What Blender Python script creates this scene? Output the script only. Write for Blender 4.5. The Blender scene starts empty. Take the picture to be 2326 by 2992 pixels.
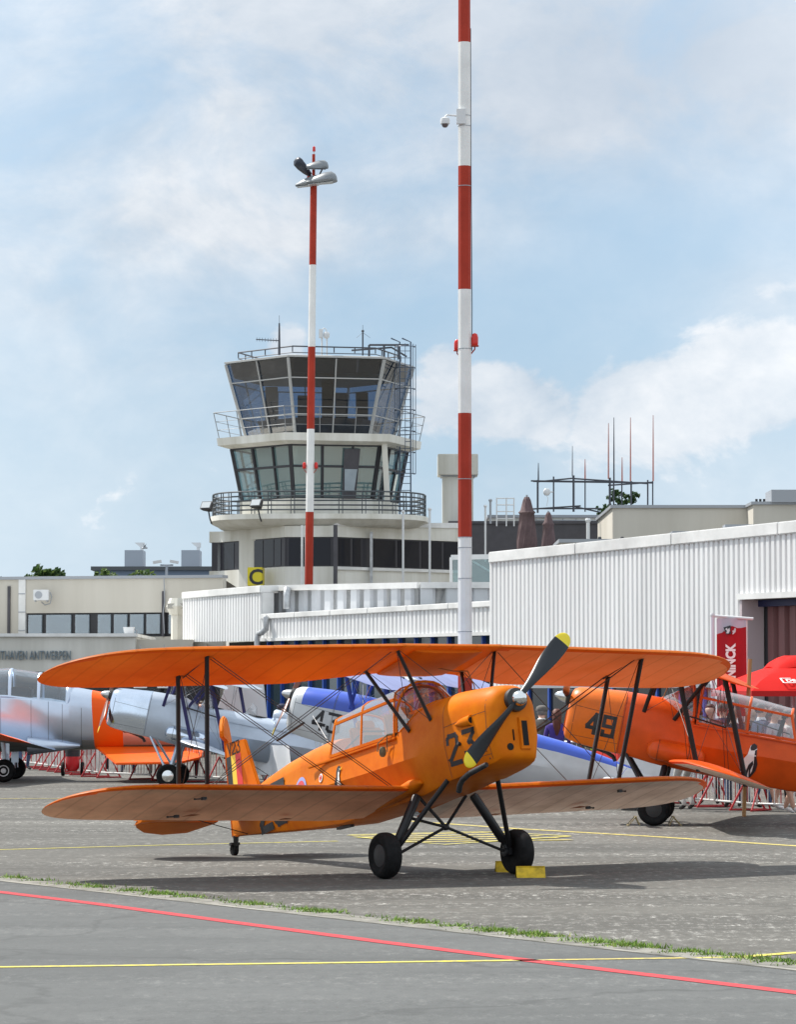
import bpy, bmesh, math, random
from mathutils import Vector, Matrix
from mathutils.geometry import tessellate_polygon
from math import radians as R, sin, cos, pi, sqrt, atan2
random.seed(7)
S = bpy.context.scene
COL = S.collection

# ------------------------------------------------------------------ camera
FPX, PW, PH, YH, CH = 9436.0, 2326.0, 2992.0, 2018.7, 1.93
PITCH = math.atan((YH - PH / 2) / FPX)
cd = bpy.data.cameras.new('camera'); cam = bpy.data.objects.new('camera', cd); COL.objects.link(cam)
cd.sensor_fit = 'HORIZONTAL'; cd.sensor_width = 36; cd.lens = FPX / PW * 36
cd.clip_start = 0.5; cd.clip_end = 20000
cam.location = (0, 0, CH); cam.rotation_euler = (pi / 2 + PITCH, 0, 0)
S.camera = cam

# ------------------------------------------------------------------ light
SUNV = Vector((0.60, -0.47, -1.0)).normalized()      # direction the light travels
ELEV = math.asin(-SUNV.z); AZ = atan2(-SUNV.x, -SUNV.y)   # azimuth from +Y towards +X
ld = bpy.data.lights.new('sun', 'SUN'); ld.energy = 5.0; ld.angle = R(0.53); ld.color = (1, 0.955, 0.88)
sun = bpy.data.objects.new('sun', ld); COL.objects.link(sun)
sun.rotation_euler = SUNV.to_track_quat('-Z', 'Y').to_euler(); sun.location = (-20, 60, 60)
S.view_settings.view_transform = 'Standard'; S.view_settings.look = 'None'
S.view_settings.exposure = 0.36; S.view_settings.gamma = 1.0

def nd(nt, t, **kw):
    n = nt.nodes.new(t)
    for k, v in kw.items():
        if k in n.inputs.keys(): n.inputs[k].default_value = v
        else: setattr(n, k, v)
    return n
def pxdir(px, py):
    u = (px - PW / 2) / FPX; v = (PH / 2 - py) / FPX; c, s = cos(PITCH), sin(PITCH)
    return Vector((u, c - v * s, s + v * c))
def at(px, py, Y):
    r = pxdir(px, py); return Vector((0, 0, CH)) + r * (Y / r.y)
def gr(px, py, z=0.0):
    r = pxdir(px, py); return Vector((0, 0, CH)) + r * ((z - CH) / r.z)

W = bpy.data.worlds.new('World'); S.world = W; W.use_nodes = True
def build_sky():
    nt = W.node_tree; nt.nodes.clear(); L = nt.links.new
    out = nd(nt, 'ShaderNodeOutputWorld'); bg = nd(nt, 'ShaderNodeBackground')
    sky = nd(nt, 'ShaderNodeTexSky', sky_type='NISHITA', sun_disc=False, sun_elevation=ELEV, sun_rotation=AZ,
             air_density=1.0, dust_density=.6, ozone_density=2.0, altitude=0)
    tc = nd(nt, 'ShaderNodeTexCoord'); dirv = tc.outputs['Generated']
    def vm(op, a, b=None, scale=None):
        n = nd(nt, 'ShaderNodeVectorMath', operation=op)
        for i, x in enumerate((a, b)):
            if x is None: continue
            if hasattr(x, 'links'): L(x, n.inputs[i])
            else: n.inputs[i].default_value = x
        return n
    def m(op, a, b=0.0, c=None, clamp=False):
        n = nd(nt, 'ShaderNodeMath', operation=op, use_clamp=clamp)
        for i, x in enumerate((a, b, c)):
            if x is None: continue
            if hasattr(x, 'links'): L(x, n.inputs[i])
            else: n.inputs[i].default_value = x
        return n.outputs[0]
    def noise(scale, sc, det=6, rough=.55, dist=0.0, off=(0, 0, 0)):
        a = vm('MULTIPLY', dirv, sc); b = vm('ADD', a.outputs[0], off)
        n = nd(nt, 'ShaderNodeTexNoise', Scale=scale, Detail=det, Roughness=rough, Distortion=dist)
        L(b.outputs[0], n.inputs['Vector']); return n.outputs['Fac']
    def blob(px, py, rx, ry, soft=1.0):
        d = pxdir(px, py).normalized()
        a = vm('SUBTRACT', dirv, tuple(d)); b = vm('MULTIPLY', a.outputs[0], (FPX / rx, 1.2, FPX / ry))
        l = vm('LENGTH', b.outputs[0]).outputs['Value']
        q = m('MULTIPLY', m('MULTIPLY', l, l), -soft)
        return m('POWER', 2.718, q)
    n1 = noise(16, (1, 1, 1.5), 9, .6, .35)
    n2 = noise(48, (1, 1, 1.4), 6, .6, .2, (3, 1, 5))
    n3 = noise(5.0, (1, 1, 2.2), 8, .55, .5, (1, 7, 2))
    # veil: thin soft cloud, more of it where the large banks stand
    veil = m('MULTIPLY', blob(350, 250, 1000, 700), .55)
    for a in ((1000, 120, 800, 380, .42), (2050, 80, 900, 420, .75), (2326, 250, 700, 300, .3), (150, 800, 700, 420, .40), (950, 690, 520, 130, .40), (620, 1500, 700, 500, .12), (1900, 1300, 700, 330, .3), (2300, 850, 260, 130, .4), (1580, 450, 300, 160, .2)):
        veil = m('ADD', veil, m('MULTIPLY', blob(*a[:4]), a[4]))
    rest = m('MULTIPLY', m('SUBTRACT', n3, .42), 3.8, clamp=True)
    far = m('SUBTRACT', 1.0, m('MINIMUM', blob(1163, 1000, 1900, 2100, .8), 1.0))
    veil = m('ADD', m('MULTIPLY', veil, m('MULTIPLY_ADD', n1, 2.6, -.44)), m('MULTIPLY', rest, far))
    veil = m('MINIMUM', m('MAXIMUM', veil, 0), .96)
    # cumulus: a crisp upper edge from thresholded noise
    cum = m('MULTIPLY', blob(1480, 1180, 300, 150), .95)
    for a in ((1900, 1190, 300, 170, 1), (2220, 1130, 300, 175, 1), (1300, 1060, 110, 80, .7), (840, 1010, 95, 75, .8), (1330, 1180, 160, 130, .8), (260, 820, 420, 120, .25), (520, 1080, 150, 60, .2), (2300, 850, 200, 60, .35), (560, 1460, 300, 170, .25)):
        cum = m('MAXIMUM', cum, m('MULTIPLY', blob(*a[:4]), a[4]))
    cf = m('MULTIPLY_ADD', m('SUBTRACT', m('MULTIPLY_ADD', n1, 1.5, m('MULTIPLY', n2, .6)), 1.05), 1.0, cum)
    cf = m('MULTIPLY', m('SUBTRACT', cf, .38), 5.5, clamp=True)
    # base sky for what the lens sees: nishita, hazier low down
    hz = nd(nt, 'ShaderNodeSeparateXYZ'); L(dirv, hz.inputs[0])
    haze = m('POWER', 2.718, m('MULTIPLY', m('MAXIMUM', hz.outputs['Z'], 0), -11.0))
    skym = nd(nt, 'ShaderNodeMix', data_type='RGBA', blend_type='MULTIPLY'); skym.inputs['Factor'].default_value = 1
    L(sky.outputs[0], skym.inputs['A']); skym.inputs['B'].default_value = (1.0, 1.02, 1.0, 1)
    def mix(f, a, b):
        n = nd(nt, 'ShaderNodeMix', data_type='RGBA')
        (L(f, n.inputs['Factor']) if hasattr(f, 'links') else setattr(n.inputs['Factor'], 'default_value', f))
        for k, x in (('A', a), ('B', b)):
            if hasattr(x, 'links'): L(x, n.inputs[k])
            else: n.inputs[k].default_value = (*x, 1)
        return n.outputs['Result']
    K = 10.0                                        # background runs at strength 0.1
    grad = mix(m('MINIMUM', m('MULTIPLY', m('MAXIMUM', hz.outputs['Z'], 0), 4.2), 1.0), tuple(v * K for v in (.44, .585, .73)), tuple(v * K for v in (.305, .51, .74)))
    c1 = mix(m('MULTIPLY_ADD', haze, .25, .68), skym.outputs['Result'], grad)
    # cloud tone: brighter and greyer patches
    shade = m('MULTIPLY', m('SUBTRACT', m('MULTIPLY_ADD', n1, .6, m('MULTIPLY', n2, .4)), .36), 3.2, clamp=True)
    tone = mix(shade, tuple(v * K for v in (.46, .54, .63)), tuple(v * K for v in (.80, .82, .85)))
    grey = mix(m('MULTIPLY', m('MAXIMUM', blob(2000, 150, 800, 400), m('MULTIPLY', blob(900, 60, 500, 250), .5)), .75), tone, tuple(v * K for v in (.40, .48, .59)))
    c2 = mix(veil, c1, grey)
    ctone = mix(shade, tuple(v * K for v in (.48, .57, .67)), tuple(v * K for v in (.86, .87, .89)))
    c3 = mix(m('MULTIPLY', cf, .88), c2, ctone)
    c3 = mix(m('MULTIPLY', far, .62), c3, tuple(v * K for v in (.72, .74, .74)))
    bright = nd(nt, 'ShaderNodeVectorMath', operation='SCALE'); L(c3, bright.inputs[0]); L(m('MULTIPLY_ADD', far, .38, .87), bright.inputs['Scale'])  # sky outside the view is made brighter to fill the scene with light
    L(bright.outputs[0], bg.inputs['Color']); bg.inputs['Strength'].default_value = 0.1
    L(bg.outputs[0], out.inputs['Surface'])
build_sky()

# ------------------------------------------------------------------ materials
MATS = {}
def mat(name, col=(.5, .5, .5), rough=.5, metal=0.0, spec=.5, coat=0.0, var=0.0, vscale=3.0, bump=0.0, bscale=40, trans=0.0, emit=None, col2=None, streak=False, transl=0.0, ribs=0.0):
    if name in MATS: return MATS[name]
    m = bpy.data.materials.new(name); m.use_nodes = True; nt = m.node_tree; L = nt.links.new
    b = nt.nodes['Principled BSDF']
    b.inputs['Base Color'].default_value = (*col, 1); b.inputs['Roughness'].default_value = rough
    b.inputs['Metallic'].default_value = metal; b.inputs['Specular IOR Level'].default_value = spec
    b.inputs['Coat Weight'].default_value = coat; b.inputs['Coat Roughness'].default_value = .12
    b.inputs['Transmission Weight'].default_value = trans
    tc = nd(nt, 'ShaderNodeTexCoord')
    if var or col2:
        mp = nd(nt, 'ShaderNodeMapping'); L(tc.outputs['Object'], mp.inputs[0])
        if streak: mp.inputs['Scale'].default_value = (1, 1, .12)
        n = nd(nt, 'ShaderNodeTexNoise', Scale=vscale, Detail=7, Roughness=.62); L(mp.outputs[0], n.inputs[0])
        r = nd(nt, 'ShaderNodeValToRGB'); L(n.outputs['Fac'], r.inputs[0])
        c2 = col2 or tuple(max(0, c * (1 - var * 1.6)) for c in col)
        r.color_ramp.elements[0].color = (*c2, 1); r.color_ramp.elements[0].position = .32
        r.color_ramp.elements[1].color = (*tuple(min(1, c * (1 + var * .35)) for c in col), 1); r.color_ramp.elements[1].position = .62
        L(r.outputs[0], b.inputs['Base Color'])
        rr = nd(nt, 'ShaderNodeMapRange'); L(n.outputs['Fac'], rr.inputs[0]); rr.inputs[3].default_value = min(1, rough + .12); rr.inputs[4].default_value = max(.03, rough - .08)
        L(rr.outputs[0], b.inputs['Roughness'])
    if ribs:                                        # stitched rib tapes across the fabric
        sx = nd(nt, 'ShaderNodeSeparateXYZ'); L(tc.outputs['Object'], sx.inputs[0])
        ma = nd(nt, 'ShaderNodeMath', operation='PINGPONG'); L(sx.outputs['Y'], ma.inputs[0]); ma.inputs[1].default_value = ribs / 2
        mr_ = nd(nt, 'ShaderNodeMapRange'); L(ma.outputs[0], mr_.inputs[0]); mr_.inputs[1].default_value = .006; mr_.inputs[2].default_value = .020; mr_.inputs[3].default_value = .80; mr_.inputs[4].default_value = 1
        mm = nd(nt, 'ShaderNodeMix', data_type='RGBA', blend_type='MULTIPLY'); mm.inputs['Factor'].default_value = 1
        lk = b.inputs['Base Color'].links
        if lk: L(lk[0].from_socket, mm.inputs['A'])
        else: mm.inputs['A'].default_value = (*col, 1)
        L(mr_.outputs[0], mm.inputs['B']); L(mm.outputs['Result'], b.inputs['Base Color'])
    if bump:
        n = nd(nt, 'ShaderNodeTexNoise', Scale=bscale, Detail=4); L(tc.outputs['Object'], n.inputs[0])
        bp = nd(nt, 'ShaderNodeBump', Strength=bump, Distance=.02); L(n.outputs['Fac'], bp.inputs['Height']); L(bp.outputs[0], b.inputs['Normal'])
    if emit: b.inputs['Emission Color'].default_value = (*emit, 1); b.inputs['Emission Strength'].default_value = 1
    if transl:
        out = nt.nodes['Material Output']; t = nd(nt, 'ShaderNodeBsdfTranslucent'); t.inputs[0].default_value = (*col, 1)
        mx = nd(nt, 'ShaderNodeMixShader'); mx.inputs[0].default_value = transl
        L(b.outputs[0], mx.inputs[1]); L(t.outputs[0], mx.inputs[2]); L(mx.outputs[0], out.inputs[0])
    MATS[name] = m; return m
def glass(name, tint=(.9, .94, .97), refl=.12, rough=.03, opac=.12, body=(.5, .55, .6)):
    """thin pane: see-through, mirror-like at the surface, reflection haze mixed in as colour"""
    if name in MATS: return MATS[name]
    m = bpy.data.materials.new(name); m.use_nodes = True; nt = m.node_tree; L = nt.links.new; nt.nodes.clear()
    out = nd(nt, 'ShaderNodeOutputMaterial'); t = nd(nt, 'ShaderNodeBsdfTransparent'); t.inputs[0].default_value = (*tint, 1)
    g = nd(nt, 'ShaderNodeBsdfGlossy', Roughness=rough); d = nd(nt, 'ShaderNodeBsdfDiffuse'); d.inputs[0].default_value = (*body, 1)  # diffuse body colour paints a pale reflection haze into the pane
    lw = nd(nt, 'ShaderNodeLayerWeight', Blend=.35)
    mr = nd(nt, 'ShaderNodeMapRange'); L(lw.outputs['Facing'], mr.inputs[0]); mr.inputs[3].default_value = refl; mr.inputs[4].default_value = .75
    a = nd(nt, 'ShaderNodeMixShader'); a.inputs[0].default_value = opac; L(t.outputs[0], a.inputs[1]); L(d.outputs[0], a.inputs[2])
    b = nd(nt, 'ShaderNodeMixShader'); L(mr.outputs[0], b.inputs[0]); L(a.outputs[0], b.inputs[1]); L(g.outputs[0], b.inputs[2])
    L(b.outputs[0], out.inputs[0]); MATS[name] = m; return m

# ------------------------------------------------------------------ mesh builder
class MB:
    def __init__(s): s.bm = bmesh.new(); s.mi = 0
    def v(s, p): return s.bm.verts.new(p)
    def f(s, vs):
        try:
            f = s.bm.faces.new(vs); f.material_index = s.mi; return f
        except ValueError: return None
    def poly(s, pts): return s.f([s.v(p) for p in pts])
    def box(s, c, size, rot=None):
        c = Vector(c); hx, hy, hz = [k / 2 for k in size]; M = rot if rot is not None else Matrix.Identity(3)
        vs = [s.v(c + M @ Vector((x * hx, y * hy, z * hz))) for x in (-1, 1) for y in (-1, 1) for z in (-1, 1)]
        for q in ((0, 1, 3, 2), (4, 6, 7, 5), (0, 4, 5, 1), (2, 3, 7, 6), (0, 2, 6, 4), (1, 5, 7, 3)): s.f([vs[i] for i in q])
        return s
    def beam(s, a, b, w, h, up=(0, 0, 1)):
        a, b = Vector(a), Vector(b); d = (b - a); l = d.length; d.normalize(); up = Vector(up)
        if abs(d.dot(up)) > .98: up = Vector((0, 1, 0))
        x = d.cross(up).normalized(); z = x.cross(d).normalized()
        return s.box((a + b) / 2, (w, l, h), Matrix((x, d, z)).transposed())
    def ring(s, c, x, y, rx, ry, n): return [s.v(c + x * (rx * cos(2 * pi * i / n)) + y * (ry * sin(2 * pi * i / n))) for i in range(n)]
    def bridge(s, A, B):
        n = len(A)
        for i in range(n): s.f([A[i], A[(i + 1) % n], B[(i + 1) % n], B[i]])
    def tube(s, pts, r, n=8, cap=True, flat=None, fdir=None):
        """round tube through pts; r number or list; flat/fdir give a streamlined section"""
        pts = [Vector(p) for p in pts]; rs = r if isinstance(r, (list, tuple)) else [r] * len(pts); prev = None; x = None
        for i, p in enumerate(pts):
            d = (pts[min(i + 1, len(pts) - 1)] - pts[max(i - 1, 0)]).normalized()
            if fdir is not None: x = (Vector(fdir) - d * Vector(fdir).dot(d)).normalized()
            elif x is None: x = d.cross(Vector((0, 0, 1)) if abs(d.z) < .95 else Vector((1, 0, 0))).normalized()
            else: x = (x - d * x.dot(d)).normalized()
            y = d.cross(x).normalized(); rg = s.ring(p, x, y, rs[i], rs[i] * (flat or 1), n)
            if prev: s.bridge(prev, rg)
            elif cap: s.f(rg[::-1])
            prev = rg
        if cap: s.f(prev)
        return s
    def lathe(s, prof, o=(0, 0, 0), axis=(0, 0, 1), n=24, cap=True):
        o = Vector(o); ax = Vector(axis).normalized(); x = ax.cross(Vector((0, 0, 1)) if abs(ax.z) < .9 else Vector((1, 0, 0))).normalized(); y = ax.cross(x)
        prev = None
        for r, h in prof:
            rg = s.ring(o + ax * h, x, y, max(r, 1e-4), max(r, 1e-4), n)
            if prev: s.bridge(prev, rg)
            elif cap: s.f(rg[::-1])
            prev = rg
        if cap: s.f(prev)
        return s
    def loft(s, rings, cap=True, closed=True):
        prev = None
        for r in rings:
            vs = [s.v(p) for p in r]
            if prev:
                if closed: s.bridge(prev, vs)
                else:
                    for i in range(len(vs) - 1): s.f([prev[i], prev[i + 1], vs[i + 1], vs[i]])
            elif cap: s.f(vs[::-1])
            prev = vs
        if cap: s.f(prev)
        return s
    def prism(s, pts, d):
        """solid from an outline (3-D points) pushed by vector d"""
        d = Vector(d); A = [s.v(Vector(p)) for p in pts]; B = [s.v(Vector(p) + d) for p in pts]
        s.f(A[::-1]); s.f(B); s.bridge(A, B); return s
    def sphere(s, c, r, n=14, sc=(1, 1, 1)):
        c = Vector(c); rs = []
        for i in range(1, n // 2):
            t = pi * i / (n // 2); rs.append([c + Vector((sin(t) * cos(2 * pi * j / n) * r * sc[0], sin(t) * sin(2 * pi * j / n) * r * sc[1], cos(t) * r * sc[2])) for j in range(n)])
        return s.loft(rs)
    def build(s, name, mats, parent=None, smooth=None, off=None, bevel=0):
        bmesh.ops.remove_doubles(s.bm, verts=s.bm.verts, dist=1e-5)
        bmesh.ops.recalc_face_normals(s.bm, faces=s.bm.faces)
        if bevel: bmesh.ops.bevel(s.bm, geom=[e for e in s.bm.edges if len(e.link_faces) == 2 and e.calc_face_angle(0) > .6], offset=bevel, segments=2, affect='EDGES', clamp_overlap=True)
        q = parent
        while off is None and q is not None:
            if q.name in OFFS: off = OFFS[q.name]['off']
            q = q.parent
        if off is not None: bmesh.ops.translate(s.bm, verts=s.bm.verts, vec=off)
        me = bpy.data.meshes.new(name); s.bm.to_mesh(me); s.bm.free()
        for m in (mats if isinstance(mats, (list, tuple)) else [mats]): me.materials.append(m)
        if smooth is not None:
            me.polygons.foreach_set('use_smooth', [True] * len(me.polygons)); me.set_sharp_from_angle(angle=R(smooth))
        o = bpy.data.objects.new(name, me); COL.objects.link(o)
        if parent is not None: o.parent = parent
        return o
OFFS = {}
def tag(o, label, cat=None, group=None, kind=None):
    o['label'] = label
    if cat: o['category'] = cat
    if group: o['group'] = group
    if kind: o['kind'] = kind
    return o
def empty(name, loc, label=None, cat=None, group=None, rz=0):
    o = bpy.data.objects.new(name, None); COL.objects.link(o); o.empty_display_size = .2
    o.location = loc; o.rotation_euler = (0, 0, rz)
    if label: tag(o, label, cat, group)
    return o
def structure(o): o['kind'] = 'structure'; return o
def copy_tree(o, parent=None):
    c = o.copy(); COL.objects.link(c); c.parent = parent
    for ch in list(o.children): copy_tree(ch, c)
    return c
def text_mesh(txt, size, name, m, M, parent=None, extrude=.0, bold=0.0, sx=1.0, off=None):
    cu = bpy.data.curves.new('t', 'FONT'); cu.body = txt; cu.size = size; cu.align_x = 'LEFT'; cu.extrude = extrude; cu.offset = bold; cu.resolution_u = 3
    ob = bpy.data.objects.new('t', cu); COL.objects.link(ob)
    dg = bpy.context.evaluated_depsgraph_get(); me = bpy.data.meshes.new_from_object(ob.evaluated_get(dg))
    bpy.data.objects.remove(ob); me.transform(Matrix.Diagonal((sx, 1, 1, 1))); me.transform(M); me.name = name
    if off is not None: me.transform(Matrix.Translation(off))
    me.materials.clear(); me.materials.append(m)
    o = bpy.data.objects.new(name, me); COL.objects.link(o)
    if parent is not None: o.parent = parent
    return o
def frame(o, x, y):
    """matrix with origin o, text direction x, up y"""
    x = Vector(x).normalized(); y = Vector(y); z = x.cross(y).normalized(); y = z.cross(x)
    M = Matrix((x, y, z)).transposed().to_4x4(); M.translation = Vector(o); return M

# ------------------------------------------------------------------ ground
def ground_mat(name, base, dark, light, scale, speck, streak_dir, crackle=0.0):
    m = bpy.data.materials.new(name); m.use_nodes = True; nt = m.node_tree; L = nt.links.new; b = nt.nodes['Principled BSDF']
    b.inputs['Roughness'].default_value = .88; b.inputs['Specular IOR Level'].default_value = .25
    tc = nd(nt, 'ShaderNodeTexCoord')
    mp = nd(nt, 'ShaderNodeMapping'); L(tc.outputs['Object'], mp.inputs[0]); mp.inputs['Rotation'].default_value = (0, 0, streak_dir); mp.inputs['Scale'].default_value = (.14, 1.0, 1)
    n1 = nd(nt, 'ShaderNodeTexNoise', Scale=scale, Detail=8, Roughness=.6); L(mp.outputs[0], n1.inputs[0])
    n2 = nd(nt, 'ShaderNodeTexNoise', Scale=.12, Detail=5, Roughness=.6); L(tc.outputs['Object'], n2.inputs[0])
    mp3 = nd(nt, 'ShaderNodeMapping'); L(tc.outputs['Object'], mp3.inputs[0]); mp3.inputs['Scale'].default_value = (1, .42, 1)
    n3 = nd(nt, 'ShaderNodeTexNoise', Scale=9, Detail=5, Roughness=.9); L(mp3.outputs[0], n3.inputs[0])
    n4 = nd(nt, 'ShaderNodeTexNoise', Scale=.9, Detail=6, Roughness=.7); L(mp.outputs[0], n4.inputs[0])
    r1 = nd(nt, 'ShaderNodeValToRGB'); L(n1.outputs[0], r1.inputs[0]); r1.color_ramp.elements[0].position = .33; r1.color_ramp.elements[0].color = (*dark, 1); r1.color_ramp.elements[1].position = .56; r1.color_ramp.elements[1].color = (*base, 1)
    def mixc(f, a, bb, bt='MIX'):
        n = nd(nt, 'ShaderNodeMix', data_type='RGBA', blend_type=bt)
        if hasattr(f, 'links'): L(f, n.inputs['Factor'])
        else: n.inputs['Factor'].default_value = f
        L(a, n.inputs['A'])
        if hasattr(bb, 'links'): L(bb, n.inputs['B'])
        else: n.inputs['B'].default_value = (*bb, 1)
        return n.outputs['Result']
    def rng(x, a, c, lo=0, hi=1):
        n = nd(nt, 'ShaderNodeMapRange'); L(x, n.inputs[0]); n.inputs[1].default_value = a; n.inputs[2].default_value = c; n.inputs[3].default_value = lo; n.inputs[4].default_value = hi; return n.outputs[0]
    c = mixc(rng(n2.outputs[0], .45, .65, 0, .5), r1.outputs[0], dark)
    # exposed pale grit: fine specks, strongest in worn patches
    worn = rng(n4.outputs[0], .46, .62, .16, 1.0)
    sp = nd(nt, 'ShaderNodeMath', operation='MULTIPLY'); L(rng(n3.outputs[0], .52, .66), sp.inputs[0]); L(worn, sp.inputs[1])
    sp2 = nd(nt, 'ShaderNodeMath', operation='MULTIPLY'); L(sp.outputs[0], sp2.inputs[0]); sp2.inputs[1].default_value = speck
    c = mixc(sp2.outputs[0], c, light)
    c = mixc(rng(n3.outputs[0], .3, .46, .35 * (speck > .3) + .12, 0), c, tuple(x * .55 for x in dark))
    # tarred cracks and old patches
    wd = nd(nt, 'ShaderNodeTexNoise', Scale=.7, Detail=5); L(tc.outputs['Object'], wd.inputs[0])
    ws = nd(nt, 'ShaderNodeVectorMath', operation='MULTIPLY_ADD'); L(wd.outputs['Color'], ws.inputs[0]); ws.inputs[1].default_value = (2.2, 2.2, 0); L(tc.outputs['Object'], ws.inputs[2])
    vo = nd(nt, 'ShaderNodeTexVoronoi', feature='DISTANCE_TO_EDGE', Scale=.16); L(ws.outputs[0], vo.inputs['Vector'])
    c = mixc(rng(vo.outputs['Distance'],   .002, .008, .28, 0), c, tuple(x * .45 for x in dark))
    vp = nd(nt, 'ShaderNodeTexVoronoi', Scale=.11); L(ws.outputs[0], vp.inputs['Vector']); sp3 = nd(nt, 'ShaderNodeSeparateColor'); L(vp.outputs['Color'], sp3.inputs[0])
    c = mixc(rng(sp3.outputs[0], .75, .78, 0, .28), c, dark)
    n5 = nd(nt, 'ShaderNodeTexNoise', Scale=.35, Detail=7, Roughness=.65); L(mp.outputs[0], n5.inputs[0])
    c = mixc(rng(n5.outputs[0], .56, .72, 0, .55), c, tuple(x * .6 for x in dark))
    L(c, b.inputs['Base Color'])
    bp = nd(nt, 'ShaderNodeBump', Strength=.35, Distance=.01); L(n3.outputs[0], bp.inputs['Height']); L(bp.outputs[0], b.inputs['Normal'])
    return m
A0 = Vector(gr(0, 2562)); A1 = Vector(gr(2326, 2818)); ED = (A1 - A0).normalized(); EN = Vector((ED.y, -ED.x, 0)) if ED.y < 0 else Vector((-ED.y, ED.x, 0))
EN = Vector((-ED.y, ED.x, 0)); 
if EN.y > 0: EN = -EN                      # points towards the camera
m_apron = ground_mat('worn_concrete_asphalt', (.120, .115, .104), (.070, .067, .061), (.58, .565, .53), .55, .8, .12)
m_taxi = ground_mat('smooth_grey_asphalt', (.112, .115, .114), (.078, .081, .081), (.27, .27, .26), .4, .45, -.1)
b = MB(); b.poly([(-900, -60, 0), (900, -60, 0), (900, 2500, 0), (-900, 2500, 0)]); g = structure(b.build('apron', m_apron)); tag(g, 'worn grey concrete apron the aircraft stand on')
def strip(name, m, pts, w0, w1, z, label, lip=0, kind='structure', n=1):
    """flat strip along a polyline, offset w0..w1 to the camera side"""
    b = MB(); pts = [Vector(p) for p in pts]; prev = None
    for i, p in enumerate(pts):
        d = (pts[min(i + 1, len(pts) - 1)] - pts[max(i - 1, 0)]).normalized(); nn = Vector((d.y, -d.x, 0)); 
        if nn.y > 0: nn = -nn
        a = b.v(Vector((p.x, p.y, z)) + nn * w0); c = b.v(Vector((p.x, p.y, z)) + nn * w1)
        if prev: b.f([prev[0], a, c, prev[1]])
        prev = (a, c)
    o = b.build(name, m); o['kind'] = kind; o['label'] = label; return o
far0 = A0 - ED * 60; far1 = A1 + ED * 60
strip('taxiway', m_taxi, [far0, far1], .32, 60, .003, 'smooth grey asphalt taxiway nearest the camera')
# crumbling edge band between the two surfaces
m_edge = mat('crumbled_concrete_edge', (.21, .20, .175), .9, var=.35, vscale=5, bump=.5, bscale=30)
strip('kerb_strip', m_edge, [far0, far1], -.03, .345, .0055, 'pale crumbling concrete edge between apron and taxiway')
m_edge2 = mat('pale_joint_sealant', (.27, .26, .23), .85, var=.5, vscale=1.4)
strip('joint_strip', m_edge2, [far0, far1], .27, .33, .0075, 'thin pale joint along the taxiway edge')
m_yel = mat('yellow_road_paint', (.62, .53, .05), .75, vscale=14, col2=(.30, .27, .14))
m_yel2 = mat('worn_yellow_road_paint', (.60, .48, .10), .75, vscale=12, col2=(.17, .16, .11))
m_red = mat('red_road_paint', (.50, .045, .055), .8, spec=.2, col2=(.30, .07, .075), vscale=14)
def P(*a): return [gr(x, y) for x, y in a]
strip('red_marking', m_red, P((-400, 2572), (0, 2606), (300, 2643), (700, 2697), (1100, 2750), (1600, 2813), (2326, 2900), (3000, 2984)), -.07, .09, .0065, 'red painted line running across the taxiway')
strip('yellow_marking', m_yel, P((-300, 2829), (0, 2826), (800, 2816), (1560, 2806)), -.055, .055, .0065, 'yellow line across the front of the taxiway')
strip('yellow_marking', m_yel2, P((1560, 2806), (2040, 2799), (2160, 2797)), -.05, .05, .0065, 'fainter yellow line past the red line')
strip('yellow_marking', m_yel, P((2130, 2798), (2326, 2783), (2700, 2760)), -.055, .06, .0045, 'yellow line beyond the grass joint at right')
strip('yellow_marking', m_yel, P((-200, 2487), (0, 2482), (500, 2468), (986, 2457)), -.04, .05, .004, 'yellow line on the apron at left')
strip('yellow_marking', m_yel2, P((1190, 2398), (1500, 2420), (1900, 2443), (2326, 2471), (2800, 2500)), -.08, .09, .004, 'yellow line on the apron behind the wheels')
strip('yellow_marking', m_yel2, P((-200, 2333), (0, 2333), (240, 2332)), -.06, .06, .004, 'distant yellow line on the apron at left')
def hatch():
    b = MB()
    for i, (xa, xb, ya) in enumerate([(1020, 1380, 2441), (1050, 1420, 2446), (1085, 1470, 2451), (1120, 1520, 2456), (1160, 1560, 2461)]):
        pa, pb = gr(xa, ya), gr(xb + 110, ya - 11 + i)
        d = (pb - pa).normalized(); n = Vector((-d.y, d.x, 0)) * .09
        b.poly([(p.x, p.y, .004 + .001 * i) for p in (pa - n, pb - n, pb + n, pa + n)])
    o = b.build('yellow_hatching', m_yel2); pa, pb = gr(1020, 2443), gr(1664, 2443)
    o['kind'] = 'structure'; o['label'] = 'patch of yellow hatching on the apron under the orange biplane'
    for q in (P((1020, 2440), (1400, 2430), (1664, 2443)), P((1040, 2446), (1300, 2468), (1664, 2444))):
        strip('yellow_marking', m_yel, q, -.05, .05, .010, 'outline of the yellow hatched patch')
hatch()

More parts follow.
